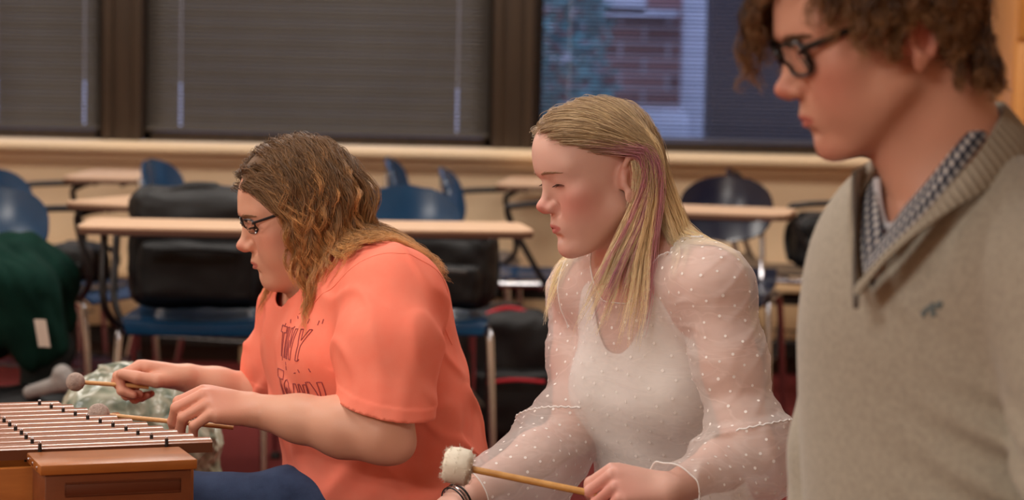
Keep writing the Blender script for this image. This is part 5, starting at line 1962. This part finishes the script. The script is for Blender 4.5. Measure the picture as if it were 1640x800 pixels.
    noise_colour(YARN, srgb(160, 142, 134), srgb(196, 178, 166), scale=60, bump=0.5, bscale=400)
    STK = mat('pale_wood_stick', srgb(222, 170, 112), rough=0.4)
    dirn = P(290, 677, 3.68) - P(160, 664, 3.66)
    mallet(P(374, 684, 3.70), P(158, 663, 3.68), 0.0038, None, 0.0165, 'mallet', 'grey yarn mallet held low over the bars in the hand of the bent bare arm', 'yarn', YARN, STK, group=None)
    mallet(P(238, 619, 3.98), P(121, 611, 3.95), 0.0038, None, 0.0150, 'mallet', 'grey yarn mallet held higher, in the hand farther back over the plastic bag', 'yarn', YARN, STK, group=None)

    # ---- wavy hair
    def region(q):
        y = abs(q.y)
        if q.z > 0.068: return q.x < 0.088 - 0.25 * max(0, y - 0.02)
        if q.z > 0.00: return q.x < 0.034 + (q.z) * 0.45
        return q.x < -0.015 and q.z > -0.055
    roots, nor = scalp_roots(TH, 560, region, 15, bvh)
    q = to_local(TH, roots)
    R3 = np.array(TH.to_3x3())
    side = np.where(q[:, 1] >= 0.0, 1, -1)
    r = np.random.RandomState(19)
    dl = np.stack([-0.5 - 0.3 * (q[:, 0] > 0.03), side * (0.8 - 3 * np.abs(q[:, 1])), np.full(len(q), 0.1)], 1) + r.normal(size=(len(q), 3)) * 0.12
    dirs = dl @ R3.T + nor * 0.4
    dirs /= np.linalg.norm(dirs, axis=1, keepdims=True)
    coll = [p for p in B if p.br > 0.02] + [p for p in Bs]
    back = q[:, 0] < -0.02
    frontm = q[:, 0] > 0.015
    tl = np.stack([np.where(frontm, 0.002, q[:, 0] - 0.01) + r.normal(size=len(q)) * 0.012, side * (0.086 + 0.004 * r.rand(len(q))) * np.where(q[:, 0] < -0.07, 0.6, 1), np.full(len(q), -0.005)], 1)
    tw = tl @ R3.T + np.array(TH.translation)
    trail = back & (side > 0) & (q[:, 2] < 0.12)

    def g(p, s):
        to = tw - p
        dist = np.linalg.norm(to, axis=1, keepdims=True)
        w = sstep(dist[:, 0], 0.01, 0.05)[:, None] * (p[:, 2] > tw[:, 2])[:, None]
        down = np.tile([0, 0, -1.0], (len(p), 1))
        low = sstep(tw[:, 2] - p[:, 2], 0.0, 0.06)[:, None]
        sway = np.where(back[:, None], np.array([[0.80, -0.05, 0.0]]), np.array([[0.22, -0.05, 0]])) * low
        return to / (dist + 1e-6) * w + (down + sway) * (1 - w)
    lens = np.where(back, r.uniform(0.48, 0.72, len(q)), r.uniform(0.55, 0.78, len(q)))
    G = grow(roots + nor * 0.003, dirs, 44, 0.0070, coll, (0, 0, -1), 0.70, pad=0.007, curl=0.26, cfreq=2.4, seed=13, lens=lens, gfun=g)
    paths = clump(G, 24, 0.0036, 17, tip=0.28, rough=0.0016)
    hair_cols(paths, G, 24, root, o0, ((104, 76, 50), (168, 126, 82), (212, 154, 94)), 0.00042, 'long wavy brown hair with lighter ends', 21)
    cap_mesh(TH, root, o0, (0.101, 0.080, 0.086), lambda q: np.minimum(np.where(q[:, 2] > 0.068, 0.078 - q[:, 0], 0.024 + q[:, 2] * 0.45 - q[:, 0]), q[:, 2] + 0.05), (112, 84, 58))
    return root


def hair_cols(paths, G, per, root, o0, cs, rad, label, seed, mp=(2.0, 0.25, 1.6, 0.7)):
    n, k, _ = paths.shape
    s = np.linspace(0, 1, k)[None, :, None]
    rr = np.random.RandomState(seed)
    lum = 1.12 * rr.uniform(0.78, 1.2, (n, 1, 1)) * np.repeat(rr.uniform(0.75, 1.25, (len(G), 1, 1)), per, 0)
    a, b, c = [lin(x) for x in cs]
    w = np.clip(s * mp[0] - mp[1] + rr.normal(size=(n, 1, 1)) * 0.12, 0, 1)
    w2 = np.clip(s * mp[2] - mp[3], 0, 1)
    col = ((a * (1 - w) + b * w) * (1 - w2) + c * w2) * lum
    h = strands_mesh('hair', paths - np.array(o0), rad, col, HAIRM, root)
    h['label'] = label
    return h


def shirt_print(bs, root, o0):
    """thin dark outlined marks across the chest: a doodled two-line print"""
    # strokes in print space: x to the wearer's left, y up (metres), drawn as outlines
    S = []
    def letter(segs, ox, oy, sc=1.0):
        for s_ in segs: S.append([(ox + a * sc, oy + b * sc) for a, b in s_])
    T_ = [[(0, 1), (0, .8), (.3, .8), (.3, 0), (.5, 0), (.5, .8), (.8, .8), (.8, 1), (0, 1)]]
    H_ = [[(0, 0), (0, 1), (.2, 1), (.2, .6), (.5, .6), (.5, 1), (.7, 1), (.7, 0), (.5, 0), (.5, .4), (.2, .4), (.2, 0), (0, 0)]]
    A_ = [[(0, 0), (.3, 1), (.5, 1), (.8, 0), (.6, 0), (.52, .3), (.28, .3), (.2, 0), (0, 0)], [(.33, .45), (.47, .45), (.4, .75), (.33, .45)]]
    I_ = [[(0, 0), (0, 1), (.2, 1), (.2, 0), (0, 0)]]
    N_ = [[(0, 0), (0, 1), (.2, 1), (.5, .4), (.5, 1), (.7, 1), (.7, 0), (.5, 0), (.2, .6), (.2, 0), (0, 0)]]
    O_ = [[(.35 + .35 * math.cos(w), .5 + .5 * math.sin(w)) for w in np.linspace(0, 2 * PI, 14)], [(.35 + .15 * math.cos(w), .5 + .28 * math.sin(w)) for w in np.linspace(0, 2 * PI, 12)]]
    Y_ = [[(0, 1), (.3, .5), (.3, 0), (.5, 0), (.5, .5), (.8, 1), (.6, 1), (.4, .66), (.2, 1), (0, 1)]]
    W_ = [[(0, 1), (.2, 0), (.35, 0), (.45, .5), (.55, 0), (.7, 0), (.9, 1), (.7, 1), (.62, .5), (.5, 1), (.4, 1), (.28, .5), (.2, 1), (0, 1)]]
    x = -0.075
    for G_ in (T_, I_, N_, Y_): letter(G_, x, 0.025, 0.042); x += 0.040 if G_ is not I_ else 0.018
    x = -0.085
    for G_, sc in ((T_, 0.060), (O_, 0.050), (W_, 0.046), (N_, 0.050)): letter(G_, x, -0.055, sc); x += sc * 0.92
    rs = np.random.RandomState(6)
    for i in range(22):
        a, b = rs.uniform(-0.08, 0.08), rs.choice([0.072, 0.012, -0.064]) + rs.normal() * 0.004
        w = rs.uniform(0, PI)
        S.append([(a, b), (a + 0.006 * math.cos(w), b + 0.006 * math.sin(w))])
    T = frame(P(584, 588, 3.90), yaw=20, pitch=8)
    d = (T.to_3x3() @ Vector((-1, 0, 0))).normalized()
    mb = MB()
    for s_ in S:
        pts = []
        for (a, b), (a2, b2) in zip(s_[:-1], s_[1:]):
            for t in np.linspace(0, 1, 5)[:-1]:
                pts.append((a + (a2 - a) * t, b + (b2 - b) * t))
        pts.append(s_[-1])
        W = []
        for a, b in pts:
            h = bs.ray_cast(T @ Vector((0.4, 0.088 + a * 0.70, b * 1.1 + 0.022)), d)
            if h[0] is not None and h[1].dot(d) < -0.15 and (T.inverted() @ h[0]).x > 0.02 and (T.inverted() @ h[0]).z > -0.08 and (T.inverted() @ h[0]).y < 0.19: W.append(h[0] + h[1] * 0.0004 - o0)
        if len(W) == len(pts) and max((W[i + 1] - W[i]).length for i in range(len(W) - 1)) < 0.035: mb.tube(W, 0.0009, 5)
    INK = mat('dark_print_ink', srgb(160, 74, 76), rough=0.8)
    return mb.build('shirt_print', INK, root)


# ------------------------------------------------------------------ THE PERSON IN THE GREY SWEATER
def build_sweater():
    root = empty('person', P(1560, 1500, 2.5))
    tag(root, 'person with curly brown hair and black glasses in a beige-grey quarter-zip sweater', 'person')
    o0 = root.location.copy()
    I = Matrix()
    TH = frame(P(1404, 56, 2.47), yaw=8, pitch=20, roll=0, s=0.99)
    Y = 40
    fr = lambda px, py, D, p=6, y=Y: frame(P(px, py, D), yaw=y, pitch=p)
    Sn, En = P(1715, 445, 2.33), P(1790, 1010, 2.24)
    Sf, Ef = P(1408, 440, 2.70), P(1322, 1010, 2.66)
    Wn, Wf = En + Vector((-0.20, -0.12, 0.03)), Ef + Vector((-0.20, -0.10, 0.03))

    def torso(B, g=0.0):
        B.E((0, 0, 0), (0.120 + g, 0.180 + g, 0.22 + g), 0.0, T=fr(1525, 560, 2.50))
        B.E((0, 0, 0), (0.125 + g, 0.175 + g, 0.22 + g), 0.06, T=fr(1530, 860, 2.51, 0))
        B.E((0, 0, 0), (0.135 + g, 0.185 + g, 0.15 + g), 0.06, T=fr(1550, 1130, 2.52, 0))
        B.E((0, 0, 0), (0.095 + g, 0.160 + g, 0.09 + g), 0.05, T=fr(1560, 420, 2.50, 12))
    B = Body()
    head_prims(B, TH, lidopen=0.0006, nose=1.08, jaw=0.002, chin=0.002, brow=1.15)
    n0, n1 = TH @ Vector((-0.036, 0, -0.050)), P(1552, 340, 2.51)
    B.C(n0, n1, 0.057, 0.062, 0.03, T=I)
    B.C(TH @ Vector((0.018, 0, -0.085)), P(1500, 370, 2.47), 0.020, 0.035, 0.035, T=I)
    torso(B, -0.012)
    for S_ in (Sn, Sf): B.C(n1, S_, 0.055, 0.055, 0.06, T=I)
    B.chain([Sn, En, Wn], [0.055, 0.042, 0.027], 0.03, T=I)
    B.chain([Sf, Ef, Wf], [0.055, 0.042, 0.027], 0.03, T=I)
    hand_prims(B, Wn, (-0.9, -0.2, -0.1), (0, -0.1, 1), 1, [(35, 45, 25)] * 4, [(0.7, 0.5, -0.4), (0.95, 0.1, -0.3), (0.95, 0, -0.2)])
    hand_prims(B, Wf, (-0.9, -0.2, -0.1), (0, -0.1, 1), -1, [(35, 45, 25)] * 4, [(0.7, 0.5, -0.4), (0.95, 0.1, -0.3), (0.95, 0, -0.2)])
    V, F = main_piece(*sdf_mesh(B, 0.0021))
    col = skin_colour(V, TH, (212, 158, 134), (206, 112, 98), (186, 100, 92), cheek=0.45)
    link_mesh('body', V - np.array(o0), F, SKIN_R, root, col=col)
    bvh = bvh_of(V, F)
    TL = Matrix.Translation(-o0) @ TH
    eyeballs(TL, root, (80, 70, 60))
    lash_line(TL, root, (60, 44, 34))
    eyebrow_strands(TH, bvh, root, (104, 74, 52), n=200, thick=0.006, rad=0.0004)
    BLK = mat('black_acetate', srgb(14, 14, 16), rough=0.25, spec=0.5)
    glasses(TH, root, 'thick black rectangular glasses on the person in the beige-grey sweater', BLK, GLASS, w=0.052, h=0.036, thick=0.0021, z0=0.007, x0=0.103, ear=(-0.014, 0.079, 0.024))

    # ---- sweater
    Bs = Body()
    torso(Bs)
    for S_ in (Sn, Sf): Bs.C(n1 + Vector((0, 0, -0.03)), S_, 0.060, 0.066, 0.06, T=I)
    Bs.chain([Sn, Sn.lerp(En, 0.5), En, Wn], [0.070, 0.066, 0.058, 0.040], 0.02, T=I)
    Bs.chain([Sf, Sf.lerp(Ef, 0.5), Ef, Wf], [0.062, 0.060, 0.055, 0.040], 0.02, T=I)
    TC = fr(1525, 560, 2.50)

    def disp(X):
        q = to_local(TC, X)
        d = 0.006 + 0.0040 * wob(X, 71, 3.2, axis=(0.3, 0.1, 0.9))
        # drag folds towards the near armpit
        w = np.exp(-((q[..., 1] - 0.17) / 0.09) ** 2) * sstep(-q[..., 2], -0.02, 0.06)
        d = d + w * 0.0075 * np.sin((q[..., 2] * 1.0 + q[..., 1] * 0.55) * 2 * PI / 0.055)
        return d.astype(np.float32)
    V, F = sdf_mesh(Bs, 0.0030, disp=disp, dmax=0.024)
    nd = np.array((n0 - n1).normalized()); nc = np.array(n1)
    Vb = np.array(P(1372, 472, 2.39))

    def cut(X):
        q = to_local(TC, X)
        ax = (X - nc) @ nd
        rad = np.linalg.norm((X - nc) - ax[:, None] * nd, axis=1)
        # round hole for the neck and a V running down the breast
        hole = np.maximum(rad - 0.080, -(ax + 0.030))
        zb = float(to_local(TC, Vb[None])[0, 2])
        vy = 0.052 * np.clip((q[:, 2] - zb) / 0.085, 0, 1)
        v = np.where((q[:, 0] > 0.03) & (q[:, 2] > zb), np.abs(q[:, 1] ) - vy, 1)
        return np.minimum(hole, v)
    V, F = trim_mesh(V, F, cut)
    WOOL = mat('beige_grey_wool', srgb(176, 166, 148), rough=0.95, spec=0.15)
    WOOL.node_tree.nodes['Principled BSDF'].inputs['Sheen Weight'].default_value = 0.25
    noise_colour(WOOL, srgb(158, 152, 138), srgb(174, 168, 153), scale=160, bump=0.5, bscale=450, lo=0.35, hi=0.65)
    sw = link_mesh('knit_sweater', V - np.array(o0), F, WOOL, root)
    so = sw.modifiers.new('thickness', 'SOLIDIFY'); so.thickness = 0.004; so.offset = -1
    bs = bvh_of(V, F)
    # collar: stands up round the neck, open in front
    RIB = mat('ribbed_collar_wool', srgb(162, 155, 140), rough=0.95, spec=0.15)
    low = [P(1374, 474, 2.375), P(1425, 412, 2.345), P(1500, 352, 2.345), P(1590, 296, 2.39), P(1668, 268, 2.50), P(1640, 262, 2.60), P(1560, 282, 2.655), P(1470, 330, 2.62), P(1398, 400, 2.52), P(1371, 474, 2.39)]
    top = [P(1382, 452, 2.39), P(1432, 396, 2.365), P(1494, 334, 2.37), P(1562, 252, 2.395), P(1606, 180, 2.48), P(1590, 166, 2.56), P(1528, 190, 2.60), P(1450, 228, 2.575), P(1392, 262, 2.53), P(1370, 275, 2.47)]
    lowc, topc = catmull(low, 10), catmull(top, 10)
    mb = MB()
    nn = len(lowc) - 1

    def fn(u, v):
        i = u * nn
        a = lowc[int(i)] if i >= nn else lowc[int(i)].lerp(lowc[int(i) + 1], i - int(i))
        b = topc[int(i)] if i >= nn else topc[int(i)].lerp(topc[int(i) + 1], i - int(i))
        p = a.lerp(b, v)
        out = (p - Vector(nc)); out.z = 0
        out = out.normalized() * (0.006 * math.sin(v * PI) + 0.0012 * math.sin(u * 2 * PI * 70))
        return p + out - o0
    mb.sheet(fn, 560, 8, 0.0055)
    mb.build('collar', RIB, root, angle=60)
    # zip teeth along the open front
    ZIP = mat('zip_tape', srgb(96, 90, 82), rough=0.6)
    mb = MB()
    mb.tube([p - o0 + Vector((-0.002, -0.003, 0)) for p in [topc[-1], topc[-1].lerp(lowc[-1], 0.5), lowc[-1], P(1371, 488, 2.375)]], 0.0022, 8, smooth=6)
    mb.tube([p - o0 + Vector((-0.002, -0.003, 0)) for p in [topc[0], lowc[0], P(1372, 488, 2.372)]], 0.0022, 8, smooth=6)
    mb.box(P(1371, 484, 2.365) - o0, (0.006, 0.004, 0.012), 0.001)
    mb.build('zipper', ZIP, root)
    # embroidered emblem on the chest
    EMB = mat('teal_thread', srgb(108, 120, 122), rough=0.8)
    mb = MB()
    c0 = P(1492, 497, 2.2)
    view = Vector((0, 1, 0))
    for pts in ([(-14, 6), (-6, -4), (4, -8), (14, -6)], [(-6, -4), (-9, 4), (-12, 10)], [(4, -8), (2, 2), (6, 9)], [(-4, -4), (4, 2), (0, 8)], [(6, -8), (12, -14), (16, -10)], [(-2, -6), (2, -14)]):
        W = []
        pp = catmull([Vector((a, b, 0)) for a, b in pts], 5)
        for a in pp:
            o = P(1492 + a.x * 1.1, 497 + a.y * 0.9, 2.0)
            h = bs.ray_cast(o, (P(1492 + a.x * 1.1, 497 + a.y * 0.9, 3.0) - o).normalized())
            if h[0] is not None: W.append(h[0] + h[1] * 0.0008 - o0)
        if len(W) > 1: mb.tube(W, 0.0019, 6)
    if mb.v: mb.build('embroidered_emblem', EMB, root)

    # ---- gingham shirt collar
    GH = mat('gingham_cotton', rough=0.8)
    b = GH.node_tree.nodes['Principled BSDF']
    uv = N(GH, 'ShaderNodeAttribute'); uv.attribute_name = 'weave'
    sep = N(GH, 'ShaderNodeSeparateXYZ'); L(GH, uv, 'Vector', sep, 'Vector')
    outs = []
    for ax in ('X', 'Y'):
        mm = N(GH, 'ShaderNodeMath', operation='FRACT'); L(GH, sep, ax, mm, 0)
        gt = N(GH, 'ShaderNodeMath', operation='GREATER_THAN'); gt.inputs[1].default_value = 0.5; L(GH, mm, 'Value', gt, 0)
        outs.append(gt)
    ad = N(GH, 'ShaderNodeMath', operation='ADD'); L(GH, outs[0], 'Value', ad, 0); L(GH, outs[1], 'Value', ad, 1)
    dv = N(GH, 'ShaderNodeMath', operation='MULTIPLY'); dv.inputs[1].default_value = 0.5; L(GH, ad, 'Value', dv, 0)
    cr = N(GH, 'ShaderNodeValToRGB')
    cr.color_ramp.interpolation = 'CONSTANT'
    cr.color_ramp.elements[0].color = srgb(214, 214, 212)
    cr.color_ramp.elements[1].position = 0.3; cr.color_ramp.elements[1].color = srgb(96, 102, 116)
    e = cr.color_ramp.elements.new(0.8); e.color = srgb(26, 32, 48)
    L(GH, dv, 'Value', cr, 'Fac'); L(GH, cr, 'Color', b, 'Base Color')

    def gsheet(lo_, hi_, name, bulge=0.006, cell=0.0105):
        lc, tc = catmull(lo_, 10), catmull(hi_, 10)
        m_ = len(lc) - 1

        def f2(u, v):
            i = u * m_
            a = lc[int(i)] if i >= m_ else lc[int(i)].lerp(lc[int(i) + 1], i - int(i))
            b_ = tc[int(i)] if i >= m_ else tc[int(i)].lerp(tc[int(i) + 1], i - int(i))
            p = a.lerp(b_, v)
            out = (p - Vector(nc)); out.z = 0
            return p + out.normalized() * bulge * math.sin(v * PI) - o0
        mb = MB(); mb.sheet(f2, 60, 10, 0.0025)
        o = mb.build(name, GH, root, angle=60)
        a = o.data.attributes.new('weave', 'FLOAT_VECTOR', 'POINT')
        ln = sum((lc[i + 1] - lc[i]).length for i in range(m_))
        W = np.zeros((len(mb.v), 3), dtype=np.float32)
        idx = 0
        for sgn in range(2):
            for i in range(61):
                hgt = (lc[min(m_, int(i / 60 * m_))] - tc[min(m_, int(i / 60 * m_))]).length
                for j in range(11):
                    W[idx] = (i / 60 * ln / cell, j / 10 * hgt / cell, 0); idx += 1
        a.data.foreach_set('vector', W.ravel())
        return o
    gsheet([P(1384, 438, 2.40), P(1428, 392, 2.375), P(1490, 330, 2.38), P(1555, 250, 2.41), P(1600, 190, 2.49), P(1588, 176, 2.56)],
           [P(1424, 372, 2.41), P(1446, 336, 2.40), P(1486, 290, 2.40), P(1538, 226, 2.42), P(1580, 180, 2.49), P(1570, 168, 2.55)], 'gingham_collar')
    gsheet([P(1384, 438, 2.405), P(1380, 380, 2.44), P(1384, 320, 2.48), P(1396, 285, 2.52)],
           [P(1420, 395, 2.42), P(1410, 350, 2.43), P(1404, 305, 2.46), P(1412, 282, 2.50)], 'gingham_placket', bulge=0.003)
    TW = mat('white_undershirt', srgb(214, 218, 226), rough=0.9)
    mb = MB()
    mb.tube([p - o0 for p in (P(1404, 288, 2.47), P(1408, 330, 2.45), P(1420, 362, 2.435), P(1446, 350, 2.415), P(1480, 305, 2.415))], 0.0042, 8, smooth=6)
    mb.build('undershirt_neckband', TW, root)

    # ---- trousers, shoes and seat, below the picture
    J = Body()
    J.E((0, 0, 0), (0.14, 0.19, 0.10), 0.0, T=fr(1560, 1240, 2.52, 0))
    for hx, sgn in ((0.09, 1), (-0.09, -1)):
        h_ = fr(1560, 1250, 2.52, 0) @ Vector((0, hx, 0))
        k_ = fr(1560, 1250, 2.52, 0) @ Vector((0.40, hx * 1.4, 0.0))
        J.chain([h_, k_, Vector((k_.x + 0.03, k_.y, 0.1))], [0.09, 0.065, 0.05], 0.03, T=I)
        shoe(Vector((k_.x + 0.03, k_.y, 0)), Y, root, o0, WHITE_SHOE)
    V, F = sdf_mesh(J, 0.006)
    link_mesh('trousers', V - np.array(o0), F, mat('khaki_cotton', srgb(120, 104, 78), rough=0.9), root)
    stool(P(1565, 1400, 2.55), Y, 'blue plastic school chair under the person in the quarter-zip sweater')

    # ---- curly hair
    def region(q):
        y = abs(q.y)
        near_side = q.y > 0.02
        if q.z > 0.068: return q.x < (0.050 if near_side else 0.084) or (q.y < -0.02 and q.x < 0.088)
        if q.z > 0.012: return q.x < 0.012 + (q.z) * 0.45
        return q.x < -0.040 and q.z > -0.060
    roots, nor = scalp_roots(TH, 620, region, 25, bvh)
    q = to_local(TH, roots)
    R3 = np.array(TH.to_3x3())
    r = np.random.RandomState(29)
    fringe = (q[:, 0] > 0.03) & (q[:, 1] < 0.015)
    dl = np.stack([np.where(fringe, 0.9, -0.5), np.where(fringe, -0.35, 0.2 * np.sign(q[:, 1])), np.where(q[:, 2] > 0.09, 0.2, -0.3)], 1) + r.normal(size=(len(q), 3)) * 0.35
    dirs = dl @ R3.T * 0.7 + nor * 0.9
    dirs /= np.linalg.norm(dirs, axis=1, keepdims=True)
    coll = [p for p in B if p.br > 0.02]
    lens = np.where(fringe, np.where(q[:, 1] < -0.02, 1.25, 0.75), np.where(q[:, 2] > 0.05, 0.90, 0.50)) * r.uniform(0.8, 1.2, len(q))
    G = grow(roots + nor * 0.002, dirs, 30, 0.0036, coll, (0, 0, -1), 0.80, pad=0.012, curl=0.50, cfreq=2.6, seed=23, lens=lens)
    # the clumps curl round their own line
    paths = clump(G, 17, 0.0036, 27, tip=0.45, rough=0.0032)
    hair_cols(paths, G, 17, root, o0, ((62, 40, 26), (108, 76, 48), (158, 116, 76)), 0.00062, 'short curly brown hair with a longer fringe', 31)
    cap_mesh(TH, root, o0, (0.108, 0.087, 0.093), lambda q: np.minimum(np.where(q[:, 2] > 0.068, np.where(q[:, 1] > 0.02, 0.046, 0.074) - q[:, 0], 0.006 + q[:, 2] * 0.45 - q[:, 0]), q[:, 2] - 0.012 + np.where(q[:, 0] < -0.040, 0.065, 0)) , (70, 48, 32),
             dispf=lambda X: (0.004 * wob(X, 5, 26)).astype(np.float32))
    return root


def shoe(at, yaw, parent, o0, m):
    T = Matrix.Translation(at - o0) @ Matrix.Rotation(PI + math.radians(yaw), 4, 'Z')
    B = Body(); B.T = T
    B.C((-0.03, 0, 0.045), (0.16, 0, 0.032), 0.042, 0.030, 0.02).C((-0.03, 0, 0.05), (-0.02, 0, 0.085), 0.040, 0.045, 0.03)
    B.E((0.06, 0, -0.045), (0.3, 0.2, 0.05), 0.004, '-')
    V, F = sdf_mesh(B, 0.006)
    return link_mesh('shoe', V, F, m, parent)


def stool(at, yaw, label):
    at = Vector(at)
    hgt = max(0.30, min(0.46, at.z))
    seat_chair(Vector((at.x, at.y, 0)), 90 + yaw, label, seat_h=hgt)
# ================================================================== BUILD
build_room()
build_outside()
build_lights()
build_furniture()
build_xylophone()
build_coral()
build_woman()
build_sweater()
make_camera()
sc.view_settings.view_transform = 'Standard'
sc.view_settings.look = 'None'
sc.view_settings.gamma = 1
sc.view_settings.use_curve_mapping = False
sc.view_settings.exposure = -0.14
sc.cycles.use_denoising = True
sc.cycles.transparent_max_bounces = 16
sc.cycles.max_bounces = 8
